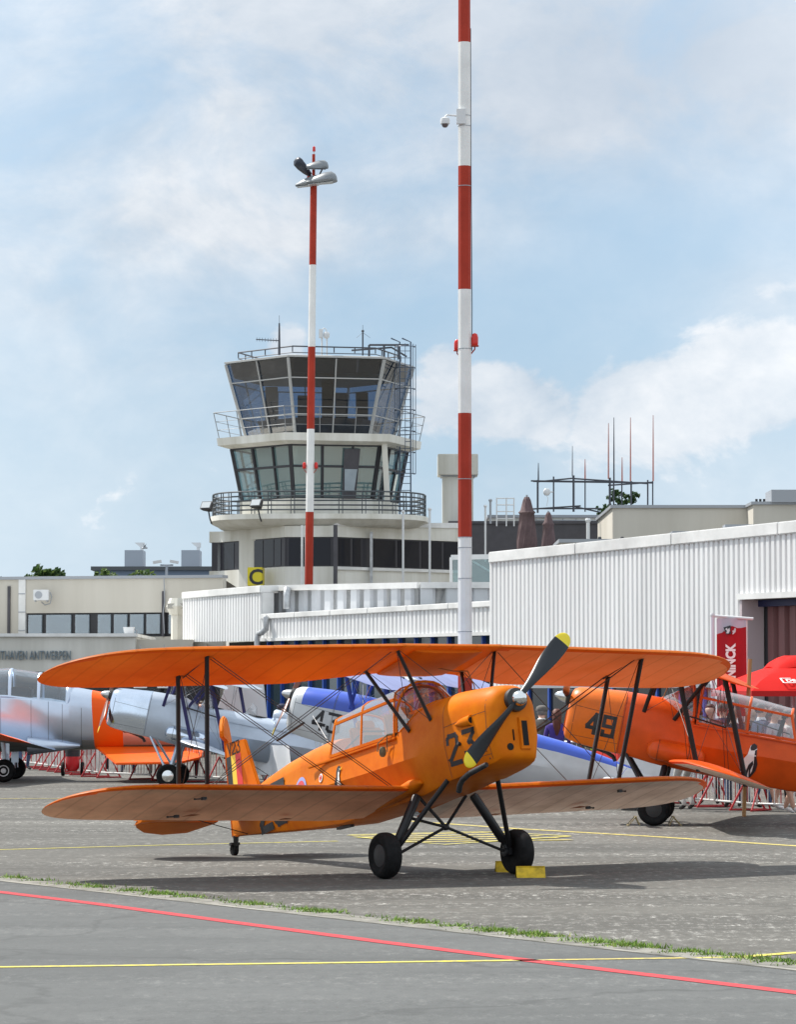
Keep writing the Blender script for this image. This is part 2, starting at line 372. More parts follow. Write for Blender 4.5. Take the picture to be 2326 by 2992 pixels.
# ------------------------------------------------------------------ grass in the joint
def grass():
    rnd = random.Random(3); b = MB()
    L0 = (A1 - A0).length
    def dens(t):
        q = A0 + ED * (t * L0); px = 1163 + FPX * q.x / q.y
        for a, c, d in ((0, 80, .22), (100, 330, .35), (330, 590, .7), (675, 960, .65), (1000, 1090, .3), (1120, 1180, .4), (1195, 2010, 1.0), (2010, 2330, .8)):
            if a <= px <= c: return d * (.55 + .45 * sin(px * .05) * sin(px * .021 + 2))
        return .04
    for i in range(30000):
        t = rnd.random() * 1.1 - .03
        if rnd.random() > dens(t * 1.0) * min(1, max(0, .5 + .9 * sin(t * 91) * sin(t * 37 + 1) + .5 * sin(t * 233))): continue
        w = abs(rnd.gauss(0, .095)) * (1 if rnd.random() < .5 else -1) 
        p = A0 + ED * (t * L0) + EN * (w - .03)
        h = rnd.uniform(.012, .042) * (1.6 if rnd.random() < .04 else 1); a = rnd.uniform(0, pi); wv = Vector((cos(a), sin(a), 0)) * rnd.uniform(.004, .009)
        tip = p + Vector((rnd.gauss(0, .02), rnd.gauss(0, .02), h)); p.z = 0
        b.mi = 0 if rnd.random() < .6 else (1 if rnd.random() < .75 else 2)
        b.poly([p - wv, p + wv, tip])
    o = b.build('grass', [mat('grass_green', (.13, .24, .03), .8), mat('grass_light', (.24, .36, .05), .8), mat('grass_dry', (.26, .25, .08), .8)])
    o['kind'] = 'stuff'; o['label'] = 'ragged strip of green grass growing in the joint between the surfaces'; o['category'] = 'grass'
grass()

# ------------------------------------------------------------------ biplane
ST = [  # x, top, shoulder z, shoulder half width, crease z, crease half width, bottom z, bottom half width
 (1.53, 1.40, 1.16, .185, .95, .19, .79, .15), (1.50, 1.455, 1.19, .235, .96, .245, .745, .20), (1.43, 1.495, 1.21, .28, .97, .29, .715, .235),
 (1.30, 1.515, 1.23, .315, .98, .32, .695, .26), (1.10, 1.535, 1.24, .335, .99, .34, .68, .285), (.90, 1.555, 1.25, .35, 1.0, .36, .67, .30),
 (.72, 1.572, 1.26, .36, 1.0, .368, .66, .315), (.50, 1.582, 1.265, .355, 1.0, .378, .65, .31), (.20, 1.585, 1.27, .352, 1.0, .39, .62, .29), (.02, 1.575, 1.275, .350, 1.005, .395, .61, .28),
 (-.30, 1.44, 1.28, .348, 1.01, .395, .605, .275), (-.34, 1.30, 1.28, .348, 1.01, .395, .605, .275), (-1.0, 1.31, 1.29, .348, 1.02, .395, .605, .27), (-1.80, 1.33, 1.31, .345, 1.045, .390, .615, .26),
 (-1.84, 1.57, 1.31, .343, 1.045, .388, .615, .26), (-2.1, 1.60, 1.315, .32, 1.055, .365, .64, .24), (-2.6, 1.59, 1.32, .27, 1.07, .315, .69, .20), (-3.2, 1.555, 1.32, .21, 1.09, .25, .76, .155), (-3.8, 1.48, 1.30, .165, 1.10, .17, .83, .125),
 (-4.2, 1.42, 1.28, .115, 1.12, .12, .875, .085), (-4.6, 1.36, 1.25, .065, 1.13, .068, .925, .05), (-4.9, 1.30, 1.2, .03, 1.12, .032, .96, .025)]
def stp(x):
    for a, c in zip(ST, ST[1:]):
        if a[0] >= x >= c[0]:
            t = (a[0] - x) / (a[0] - c[0]); return [p + (q - p) * t for p, q in zip(a, c)]
    return list(ST[0] if x > ST[0][0] else ST[-1])
def side_y(x, z):
    _, zt, zs, hs, zc, hc, zb, hb = stp(x)
    if z <= zb: return hb
    if z <= zc: return hb + (hc - hb) * (z - zb) / (zc - zb)
    if z <= zs: return hc + (hs - hc) * (z - zc) / (zs - zc)
    t = min(.999, (z - zs) / max(1e-3, zt - zs)); return hs * (1 - t ** 2.3) ** (1 / 2.3)
def section(x, grow=0.0):
    _, zt, zs, hs, zc, hc, zb, hb = stp(x); p = [(0, zb)]
    rb = .055
    dx, dz = hc - hb, zc - zb; l = sqrt(dx * dx + dz * dz)
    p += [(hb - rb, zb), (hb - rb * .25 + dx / l * rb * .1, zb + rb * .18), (hb + dx / l * rb, zb + dz / l * rb)]
    p += [(hb + dx * .6, zb + dz * .6), (hc, zc), (hc + (hs - hc) * .5, zc + (zs - zc) * .5)]
    for k in range(0, 9):
        a = k / 9 * pi / 2; p.append((hs * cos(a) ** (2 / 2.3), zs + (zt - zs) * sin(a) ** (2 / 2.3)))
    p.append((0, zt)); g = grow
    full = [Vector((x, y + (g if y > 0 else 0), z + (g if z > zs else (-g if z < zc - .1 else 0)))) for y, z in p]
    left = [Vector((v.x, -v.y, v.z)) for v in full[-2:0:-1]]
    return full + left
def airfoil(xle, y, zle, c, tk, inc, n=14):
    """closed section running LE -> TE along -x; upper then lower; returns list"""
    pts = []
    def th(t): return tk * 5 * (.2969 * sqrt(t) - .126 * t - .3516 * t * t + .2843 * t ** 3 - .1036 * t ** 4)
    ts = [(1 - cos(pi * k / n)) / 2 for k in range(n + 1)]
    up = [(t, c * (th(t) + .35 * tk * sin(pi * t ** .8))) for t in ts]
    lo = [(t, c * (-.62 * th(t) + .30 * tk * sin(pi * t ** .8))) for t in ts]
    for t, h in up + lo[-2:0:-1]:
        pts.append(Vector((xle - t * c * cos(inc) - 0 * h, y, zle - t * c * sin(inc) + h)))
    return pts
def wing(cfg_semi, x0, z0, chord, sweep, dih, y_in, side, inc, tk=.095, cut=None, y1=2.9, tipc=1.0):
    rings = []; ys = []
    y = y_in
    while y < y1: ys.append(y); y += .145
    for k in range(0, 15): ys.append(y1 + (cfg_semi - y1) * sin(pi / 2 * k / 14.0) ** 1.0)
    for i, y in enumerate(ys):
        u = max(0, (y - y1) / (cfg_semi - y1)); u = min(u, .9985)
        fle = .62 * chord * (1 - sqrt(1 - u ** 2.9)); fte = .36 * chord * (1 - sqrt(1 - u ** 4.2))
        s = max(0, y - .557)
        c = chord - fle - fte
        if cut and y < cut[1]:
            c -= cut[2] * min(1, max(0, (cut[1] - y) / (cut[1] - cut[0])))
        rib = .0022 * (1 if i % 2 else -1) if u < .3 else 0
        z = z0 + s * dih + fle * sin(-inc)
        rings.append(airfoil(x0 - s * sweep - fle, side * y, z, max(c, .03), (tk + rib / max(c, .3)) * (1 - .35 * u), inc))
    b = MB(); b.loft(rings)
    def lead(y):
        y = abs(y); u = min(.9985, max(0, (y - y1) / (cfg_semi - y1))); return x0 - max(0, y - .557) * sweep - .62 * chord * (1 - sqrt(1 - u ** 2.9))
    b.lead = lead
    return b
def paint_under(o, thr=-.25, lead=None, off=None):
    me = o.data
    for p in me.polygons:
        if p.normal.z < thr:
            if lead:
                c = p.center - off
                if lead(c.y) - c.x < .085: continue
            p.material_index = 1
UW = lambda x, y: Vector((.464 - x - max(0, abs(y) - .557) * .1045, y, 2.140 - x * .10))
LW = lambda x, y: Vector((-.0585 - x - max(0, abs(y) - .45) * .108, y, .722 - x * .11 + max(0, abs(y) - .557) * .042))
DIGITS = {  # strokes in a 1 x 1.5 cell, block lettering with cut corners
 '2': [[(0, 1.15), (0, 1.35), (.15, 1.5), (.85, 1.5), (1, 1.35), (1, .95), (.0, .2), (0, 0), (1, 0)]],
 '3': [[(0, 1.5), (1, 1.5), (1, 1.35), (.5, .9), (.75, .9), (1, .65), (1, .15), (.85, 0), (.15, 0), (0, .15), (0, .35)]],
 '4': [[(.72, 0), (.72, 1.5), (.0, .55), (0, .42), (1.05, .42)]],
 '9': [[(1, .75), (.0, .75), (0, 1.5), (1, 1.5), (1, 0), (0, 0), (0, .3)]],
 'V': [[(0, 1.5), (.5, 0), (1, 1.5)]], 'O': [[(.2, 0), (0, .25), (0, 1.25), (.2, 1.5), (.8, 1.5), (1, 1.25), (1, .25), (.8, 0), (.2, 0)]],
 'S': [[(1, 1.3), (.8, 1.5), (.2, 1.5), (0, 1.3), (0, .95), (1, .6), (1, .2), (.8, 0), (.2, 0), (0, .2)]], '-': [[(.1, .75), (.9, .75)]]}
def stroke_quads(line, w):
    out = []; n = len(line)
    for i in range(n - 1):
        a, c = Vector(line[i]), Vector(line[i + 1]); d = (c - a).normalized(); p = Vector((-d.y, d.x)) * w / 2; e = d * w * .46
        a2 = a - e; c2 = c + e
        out.append([a2 - p, c2 - p, c2 + p, a2 + p])
    return out
def biplane(cfg):
    """SV-4 style two-seat biplane; body axes x forward, y left, z up, origin at the axle"""
    psi, th = R(cfg['psi']), R(cfg.get('pit', 11.28))
    F0 = Vector((sin(psi), -cos(psi), 0)); Lv = Vector((cos(psi), sin(psi), 0)); Z = Vector((0, 0, 1))
    F = F0 * cos(th) + Z * sin(th); U = -F0 * sin(th) + Z * cos(th)
    root = bpy.data.objects.new('biplane', None); COL.objects.link(root)
    M = Matrix((F, Lv, U)).transposed().to_4x4(); M.translation = Vector((cfg['x'], cfg['y'], 0)); root.matrix_world = M
    tag(root, cfg['label'], 'biplane', cfg.get('group'))
    WR = .239; off = Vector((WR * sin(th), 0, WR * cos(th))); OFFS[root.name] = {'off': off}
    body, under, lower_under, strut, wirem, dark = cfg['body'], cfg['under'], cfg['lunder'], cfg['strut'], cfg['wire'], mat('black_rubber_fitting', (.02, .02, .022), .5)
    tyre = mat('black_tyre', (.009, .009, .010), .8, spec=.25, var=.4, vscale=14); hubm = cfg['hub']
    # ---- fuselage and cowling
    b = MB(); xs = [s[0] for s in ST if s[0] <= .72]; b.loft([section(x) for x in xs]); fus = b.build('fuselage', [body] + ([cfg['fus2']] if cfg.get('fus2') else []), root, smooth=24)
    if cfg.get('fus2'):
        for p in fus.data.polygons:
            c = p.center - off
            if c.z > 1.25 + .11 * min(1, max(0, (-c.x - 1) / 1.6)): p.material_index = 1
            if c.x < -1.8 and c.z < 1.10: p.material_index = 0
    b = MB(); xs = [.72, .9, 1.1, 1.3, 1.37, 1.43, 1.468, 1.50, 1.518, 1.53]
    b.loft([section(x, .006) for x in xs[:-1]] + [section(1.53, .0)])
    cow = b.build('cowling', cfg.get('cowl', body), root, smooth=35)
    if cfg.get('cowl_top'):
        cow.data.materials.append(cfg['cowl_top'])
        for p in cow.data.polygons:
            c = p.center - off
            if c.z > 1.235 and c.x < 1.3 - (c.z - 1.235) * -.0 and p.normal.x < .5: p.material_index = 1
    def decal(polys, name, m, side, lift=.008, parent=root, cuts=3, yf=None):
        b = MB()
        for pl in polys:
            vs = [Vector((p[0], p[1], 0)) for p in pl]
            vv = [b.bm.verts.new(v) for v in vs]
            for t in tessellate_polygon([vs]):
                try: b.bm.faces.new([vv[i] for i in t])
                except ValueError: pass
        bmesh.ops.subdivide_edges(b.bm, edges=b.bm.edges[:], cuts=cuts, use_grid_fill=True)
        bmesh.ops.triangulate(b.bm, faces=b.bm.faces[:])
        for v in b.bm.verts:
            x, z = v.co.x, v.co.y; y = (yf or side_y)(x, z) + lift; v.co = Vector((x, side * y, z))
        return b.build(name, m, parent)
    def number(txt, x0, z0, w, hgt, gap, sw, name, m, side, fwd, parent=root, lift=.010, yf=None, slant=0, clip=None):
        """fwd=+1: text reads along +x"""
        polys = []
        for i, ch in enumerate(txt):
            for ln in DIGITS[ch]:
                for q in stroke_quads([(px * w, pz / 1.5 * hgt) for px, pz in ln], sw):
                    polys.append([(x0 + fwd * (i * (w + gap) + p[0]), z0 + p[1] + slant * (i * (w + gap) + p[0])) for p in q])
        objs = decal(polys, name, m, side, lift, parent, 2, yf)
        return objs
    def lines(segs, name='panel_seam', w=.007, m=None, lift=.0085):
        for side in (-1, 1):
            polys = []
            for (xa, za), (xb, zb) in segs:
                n = 10
                for k in range(n):
                    a = Vector((xa + (xb - xa) * k / n, za + (zb - za) * k / n)); c = Vector((xa + (xb - xa) * (k + 1) / n, za + (zb - za) * (k + 1) / n))
                    d = (c - a).normalized(); p = Vector((-d.y, d.x)) * w / 2; polys.append([a - p, c - p, c + p, a + p])
            decal(polys, name, m or cfg['seam'], side, lift, root, 0)
    lines([((1.42, .75), (1.42, 1.42)), ((.70, .68), (.70, 1.5)), ((1.42, 1.235), (.70, 1.20)), ((1.42, .80), (.72, .80))])
    # nose intake, holes
    def face(y0, y1_, z0, z1, nm, m, dpt=.03, x=1.535):
        b = MB(); b.box((x, (y0 + y1_) / 2, (z0 + z1) / 2), (dpt, y1_ - y0, z1 - z0)); return b.build(nm, m, root, bevel=.008)
    face(.015, .135, .82, 1.15, 'air_intake', cfg.get('cowl', body), .075, 1.515); face(.035, .115, .85, 1.12, 'intake_opening', mat('intake_dark', (.006, .005, .005), .9), .08, 1.5165)
    face(-.062, -.045, .91, 1.03, 'cooling_slot', mat('intake_dark'), .012)
    b = MB(); b.lathe([(.036, 0), (.036, .012)], (1.528, -.105, .85), (1, 0, 0)); b.build('round_vent', mat('intake_dark'), root)
    # cowl side scoop and exhaust
    for sd in ((-1,) if cfg.get('scoop', True) else ()):
        rr = []
        for x, r in ((.93, .012), (1.02, .04), (1.12, .052), (1.21, .056)):
            yc = side_y(x, 1.19) + .01; rr.append([Vector((x, sd * (yc + r * .8 * cos(a)), 1.185 + r * sin(a))) for a in [2 * pi * k / 12 for k in range(12)]])
        b = MB(); b.loft(rr); sc = b.build('air_scoop', cfg.get('cowl', body), root, smooth=40)
        b = MB(); b.lathe([(.032, 0), (.032, .004)], (1.2085, sd * (side_y(1.2, 1.19) + .012), 1.185), (1, 0, 0), 14); b.build('scoop_opening', mat('intake_dark'), sc)
    b = MB(); b.tube([(1.36, -.30, .70), (1.22, -.33, .675), (1.05, -.33, .66), (.88, -.31, .63), (.78, -.29, .59), (.73, -.28, .53)], [.026, .029, .030, .030, .030, .030], 12)
    b.build('exhaust_pipe', mat('burnt_steel', (.05, .053, .058), .5, .4, var=.4, vscale=9), root, smooth=40)
    # ---- cockpit area
    if cfg['canopy']:
        canopy(cfg, root, off)
    else:
        open_cockpits(cfg, root, off)
    b = MB()
    for sd in (-1, 1):
        b.box((-1.3, sd * (side_y(-1.3, 1.3) + .012), 1.302), (1.98, .035, .026), Matrix.Rotation(R(1.0), 3, 'Y'))
    b.build('sill_rail', body, root, bevel=.006)
    # ---- tail
    b = MB(); fin = [(-4.16, 1.415), (-4.30, 1.73), (-4.44, 2.04), (-4.93, 2.075), (-4.935, .955), (-4.88, .955), (-4.88, 1.2)]
    fin = [(-4.16, 1.40), (-4.44, 2.04), (-4.93, 2.075), (-4.935, .955), (-4.60, .955)]
    b.prism([(x, -.022, z) for x, z in fin], (0, .044, 0)); fino = b.build('tail_fin', cfg.get('fin', body), root, bevel=.012)
    hx = -4.955; dl = R(cfg.get('rudder', 0)); dv = Vector((-cos(dl), sin(dl), 0))
    ro = [(-.30, 2.10), (-.31, 2.17), (-.25, 2.27), (-.14, 2.36), (0.0, 2.41), (.12, 2.40), (.25, 2.32), (.37, 2.17), (.45, 1.98), (.49, 1.75), (.50, 1.5), (.48, 1.28), (.42, 1.1), (.30, .98), (.12, .95), (0.01, .96), (0.005, 2.095)]
    b = MB(); nrm = Vector((dv.y, -dv.x, 0)) * .026; b.prism([Vector((hx, 0, 0)) + dv * r + Vector((0, 0, z)) - nrm for r, z in ro], nrm * 2)
    b.build('rudder', cfg.get('rud', body), root, bevel=.015, smooth=30)
    if cfg.get('flag', False):
        fy = lambda x, z: .022
        for (xa, xb, m) in ((-4.925, -4.80, mat('flag_black', (.02, .018, .018), .5)), (-4.80, -4.69, mat('flag_yellow', (.85, .60, .05), .5)), (-4.69, -4.55, mat('flag_red', (.62, .04, .04), .5))):
            for sd in (-1, 1): decal([[(xa, 1.28), (xb, 1.28), (xb, 1.90), (xa, 1.90)]], 'flag_stripe', m, sd, .004, fino, 0, fy)
        number('V23', -4.865, 1.915, .078, .135, .032, .018, 'fin_code', cfg['num'], -1, 1, fino, .004, fy)
    for sd in (-1, 1):
        rr = []
        for y, le, te in ((.03, -4.02, -4.70), (.6, -4.10, -4.72), (.95, -4.17, -4.74), (1.18, -4.27, -4.74), (1.30, -4.40, -4.72), (1.36, -4.55, -4.68)):
            rr.append([Vector((x, sd * y, 1.13 + h)) for x, h in ((le, 0), (le - .05, .024), (le - .25, .03), (te, .008), (te, -.008), (le - .25, -.03), (le - .05, -.024))])
        b = MB(); b.loft(rr); b.build('tailplane', body, root, smooth=40)
        ed = R(cfg.get('elev', 14)); rr = []
        for y, l in ((.30, .10), (.55, .36), (.85, .40), (1.12, .32), (1.28, .17), (1.35, .04)):
            te = -4.72; rr.append([Vector((te - .012, sd * y, 1.13 + .012)), Vector((te - .012 - l * cos(ed), sd * y, 1.13 - l * sin(ed))), Vector((te - .012, sd * y, 1.13 - .014))])
        b = MB(); b.loft(rr); b.build('elevator', cfg.get('elevm', body), root, smooth=40)
    b = MB()
    for sd in (-1, 1): b.tube([(-4.35, sd * .9, 1.12), (-4.5, sd * .05, .93)], .005, 6); b.tube([(-4.4, sd * .95, 1.15), (-4.6, 0, 1.85)], .004, 5)
    b.build('tail_brace', strut, root)
    # tail wheel
    tz = (-WR - -5.066 * sin(th) * 1.0) / cos(th) if False else (-WR + 4.93 * sin(th)) / cos(th)
    b = MB(); b.tube([(-4.90, 0, .97), (-4.92, 0, .86), (-4.95, 0, tz + .12)], [.035, .028, .022], 10); b.tube([(-4.95, -.045, tz + .13), (-4.97, -.045, tz + .07)], .012, 6); b.tube([(-4.95, .045, tz + .13), (-4.97, .045, tz + .07)], .012, 6); b.box((-4.95, 0, tz + .14), (.05, .12, .03))
    b.build('tail_strut', dark, root, smooth=40)
    b = MB(); b.lathe([(.035, -.03), (.062, -.028), (.074, -.012), (.074, .012), (.062, .028), (.035, .03)], (-4.97, 0, tz + .074), (0, 1, 0), 20); b.build('tail_wheel', tyre, root, smooth=40)
    # ---- wings
    for sd in (-1, 1):
        b = wing(4.19, .464, 2.110, 1.27, .1045, 0.0, .60, sd, R(6), cut=(.6, 1.35, .26)); ld_ = b.lead
        w = b.build('upper_wing', [cfg.get('wing', body), under[sd < 0]], root, smooth=40); paint_under(w, -.25, ld_, off)
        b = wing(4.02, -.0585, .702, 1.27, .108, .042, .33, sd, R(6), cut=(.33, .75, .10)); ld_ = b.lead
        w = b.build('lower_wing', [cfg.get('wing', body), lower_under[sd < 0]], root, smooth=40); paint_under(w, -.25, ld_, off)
        # strut fittings and inspection patches under the lower wing
        for (x, y) in ((.26, 2.55), (.93, 2.55)):
            b = MB(); p = LW(x, sd * y); z = p.z - .062
            b.box((p.x, p.y, z), (.035, .05, .03)); b.tube([(p.x, p.y, z), (p.x - .03, p.y + sd * .09, z)], .008, 5); b.sphere((p.x - .03, p.y + sd * .09, z), .013, 8)
            b.build('wing_fitting', dark, w)
        b = MB(); b.mi = 0
        for (x, y, k) in ((.90, 2.40, 1), (1.02, 1.30, .7)):
            p = LW(x, sd * y); z = p.z - .052 - .004; b.poly([(p.x + .07 * k, p.y - .03, z + .0), (p.x + .02, p.y + .10 * k, z), (p.x - .05 * k, p.y + .05, z - .003), (p.x - .07 * k, p.y - .09 * k, z - .004), (p.x + .0, p.y - .05, z)])
        b.build('rust_stain', cfg['stain'], w)
        root_f = MB(); rr = []
        for x, r in ((.10, .01), (.02, .05), (-.10, .075), (-.30, .07), (-.7, .05), (-1.1, .03)):
            y = side_y(x, .74); rr.append([Vector((x, sd * (y + .01 + r * 1.3 * cos(a)), .735 - max(0, -.05 - x) * .10 + r * sin(a))) for a in [2 * pi * k / 12 for k in range(12)]])
        root_f.loft(rr); root_f.build('wing_root_fairing', body, root, smooth=50)
    # centre section
    rings = []
    for k in range(9):
        y = -.6 + 1.2 * k / 8; rings.append(airfoil(.464, y, 2.112, 1.27 - .26 - .10 * (1 - (y / .6) ** 2), .098, R(6)))
    b = MB(); b.loft(rings); cs = b.build('centre_section', [cfg.get('wing', body), under[1]], root, smooth=40); paint_under(cs)
    rr = []
    for x, r in ((.36, .4), (.2, .9), (0, 1), (-.3, 1), (-.48, .5)):
        rr.append([Vector((x, .42 * cos(a), 2.08 - (.36 - x) * .09 + .055 * r * sin(a))) for a in [2 * pi * q / 16 for q in range(16)]])
    b = MB(); b.loft(rr); b.build('fuel_tank', cfg.get('tank', body), cs, smooth=50)
    b = MB(); b.tube([(-.1, .12, 1.99), (-.05, .28, 1.95), (.1, .36, 1.92), (.16, .385, 1.75), (.2, .36, 1.56)], .007, 6); b.build('fuel_pipe', mat('copper_pipe', (.35, .16, .06), .4, .6), cs)
    # ---- struts
    def st(a, c, r=.022, nm='interplane_strut', fl=.42, m=None):
        b = MB(); b.tube([a, c], r, 12, fdir=(1, 0, 0), flat=fl); return b.build(nm, m or strut, root, smooth=50)
    top = lambda x, y: UW(x, y) + Vector((0, 0, -.015)); bot = lambda x, y: LW(x, y) + Vector((0, 0, .04))
    for sd in (-1, 1):
        st(top(.228, sd * 2.66), bot(.228, sd * 2.52), .036, fl=.55); st(top(.925, sd * 2.66), bot(.925, sd * 2.52), .036, fl=.55)
        fb = Vector((.43, sd * .35, 1.33)); rb = Vector((-.02, sd * .355, 1.30))
        ft = Vector((.30, sd * .60, 2.12)); rt = Vector((-.42, sd * .60, 2.045))
        st(ft, fb, .030, 'cabane_strut'); st(rt, rb, .030, 'cabane_strut')
        # bracing wires
        def wire(a, c, r=.0045):
            b = MB(); b.tube([a, c], r, 5, cap=False); return b.build('bracing_wire', wirem, root)
        lr, lr2 = Vector((-.33, sd * .41, .75)), Vector((-.95, sd * .40, .68))
        for dx in (0, .05):
            wire(lr + Vector((-dx, 0, 0)), top(.26 + dx, sd * 2.62)); wire(lr2 + Vector((dx, 0, 0)), top(.90 - dx, sd * 2.62))
        wire(ft, bot(.25, sd * 2.48)); wire(rt, bot(.9, sd * 2.48))
        wire(top(.228, sd * 2.64), bot(.925, sd * 2.52), .0035); wire(top(.925, sd * 2.64), bot(.228, sd * 2.52), .0035)
        wire(ft, rb, .0035); wire(rt, fb, .0035); wire(ft, Vector((.43, -sd * .33, 1.36)), .0035); wire(top(.25, sd * 2.6), top(.95, sd * 2.6) + Vector((0, 0, -.03)), .006)
        m1 = (lr + top(.26, sd * 2.62)) / 2; m2 = (lr2 + top(.9, sd * 2.62)) / 2
        b = MB(); b.tube([m1, m2], .013, 8); b.build('wire_spreader', dark, root)
        for p in (ft, rt, top(.228, sd * 2.66), top(.925, sd * 2.66)):
            b = MB(); b.sphere(p + Vector((0, -sd * .03, -.0)), .032, 8, (1.3, 1, .7)); b.build('strut_fitting', dark, root)
        # ---- undercarriage
        wc = Vector((0, sd * .80, 0)); gm = cfg.get('gear', strut)
        b = MB(); a, c = Vector((-.02, sd * .34, .62)), Vector((.0, sd * .67, .08)); d = c - a
        b.tube([a, a + d * .04, a + d * .9, a + d * .93, c], [.04, .05, .05, .034, .034], 14); b.build('oleo_leg', gm, root, smooth=40)
        b = MB(); b.tube([(.57, sd * .30, .68), (.05, sd * .68, .06)], .026, 10); b.build('drag_strut', gm, root, smooth=40)
        b = MB(); b.tube([(-.07, 0, .29), (.0, sd * .67, .0)], .016, 8); b.build('axle_strut', gm, root, smooth=40)
        b = MB(); b.tube([(-.07, 0, .29), (-.08, sd * .29, .62)], .018, 8); b.build('cross_strut', gm, root, smooth=40)
        b = MB(); b.lathe([(.03, -.17), (.05, -.165), (.05, -.08), (.03, -.07)], wc, (0, sd, 0), 14); b.tube([(.0, sd * .66, .12), (.0, sd * .67, -.03)], .03, 8); b.box((.0, sd * .685, .03), (.11, .03, .13)); b.build('axle_bracket', gm, root, smooth=40)
        b = MB(); w = .098
        b.lathe([(.12, -w * .72), (.15, -w * .86), (.185, -w * .97), (.215, -w * .82), (.232, -w * .55), (.239, -w * .2), (.239, w * .2), (.232, w * .55), (.215, w * .82), (.185, w * .97), (.15, w * .86), (.12, w * .72)], wc, (0, 1, 0), 40)
        wh = b.build('wheel', tyre, root, smooth=45)
        b = MB(); b.lathe([(.122, .06), (.115, .072), (.09, .078), (.04, .088), (.0, .09)], wc, (0, sd, 0), 28); b.build('hub_cap', hubm, wh, smooth=30)
        b = MB(); b.lathe([(.122, .05), (.1, .055), (.04, .06), (.0, .06)], wc, (0, -sd, 0), 24); b.build('brake_drum', hubm, wh, smooth=30)
    b = MB(); b.tube([(-.07, 0, .29), (-.02, -.5, .40)], .016, 8); b.sphere((-.07, 0, .29), .04, 10); b.build('gear_node', cfg.get('gear', strut), root, smooth=40)
    # ---- propeller
    hx, hz = 1.575, 1.325; pa = R(cfg['prop'])
    dr = Vector((0, cos(pa), sin(pa))); tn = Vector((0, -sin(pa), cos(pa))); ax = Vector((1, 0, 0)); H = Vector((hx, 0, hz))
    b = MB(); b.lathe([(.118, -.07), (.124, -.03), (.118, .012), (.085, .03)], H, ax, 24); b.build('propeller_hub', cfg.get('hubplate', dark), root, smooth=35)
    for s_ in (1, -1):
        for seg, nm, mm in (((.0, .88), 'propeller_blade', cfg['blade']), ((.88, 1.0), 'blade_tip', cfg['tip'])):
            rings = []; N = 14
            for k in range(N + 1):
                t = seg[0] + (seg[1] - seg[0]) * k / N; r = .03 + t * .935
                ch = .076 + .112 * sin(min(1, t * 1.35) * pi / 2) ** 2; ch *= sqrt(max(.0, 1 - max(0, (t - .80) / .202) ** 2.6)); ch = max(ch, .004)
                tk = (.05 - .036 * t) if t > .12 else .05; tw = R(52 - 40 * min(1, t * 1.1))
                cv = tn * s_ * cos(tw) + ax * -sin(tw) * 1.0; th_ = tn * s_ * sin(tw) + ax * cos(tw); c0 = H + Vector((.015, 0, 0)) + dr * s_ * r
                q = []
                for a_ in range(12):
                    a2 = 2 * pi * a_ / 12; q.append(c0 + cv * (ch / 2 * cos(a2)) + th_ * (tk * min(1, ch / .08) / 2 * sin(a2) * (1.25 if sin(a2) > 0 else .6)))
                rings.append(q)
            b = MB(); b.loft(rings); b.build(nm, mm, root, smooth=45)
    b = MB(); sp = [(.080, .0), (.080, .03), (.075, .06), (.061, .09), (.040, .11), (.018, .121), (.0, .124)] if cfg.get('dome', True) else [(.092, -.0), (.085, .05), (.065, .11), (.035, .165), (.0, .185)]
    b.lathe(sp, H + Vector((.02, 0, 0)), ax, 28); b.build('spinner', cfg['spinner'], root, smooth=60)
    # ---- side tank (oil cooler fairing) on some
    if cfg.get('pod'):
        for sd in cfg['pod']:
            rr = []
            for x, r in ((.28, .4), (.22, .85), (.12, 1), (-.38, 1), (-.50, .85), (-.56, .45)):
                rr.append([Vector((x, sd * (side_y(x, .84) + .01 + .125 * r * cos(a)), .83 + .15 * r * sin(a))) for a in [2 * pi * q / 18 for q in range(18)]])
            b = MB(); b.loft(rr); po = b.build('side_tank', cfg.get('podm', body), root, smooth=50)
            for x in (.12, -.33):
                b = MB(); q = [Vector((x + dx, sd * (side_y(x, .84) + .01 + .129 * cos(a)), .83 + .154 * sin(a))) for dx in (0,) for a in [2 * pi * k / 24 for k in range(25)]]; b.tube(q, .004, 5); b.build('tank_strap', cfg['seam'], po)
    # ---- markings
    for t in cfg.get('numbers', []):
        number(*t)
    return root, off, decal, number
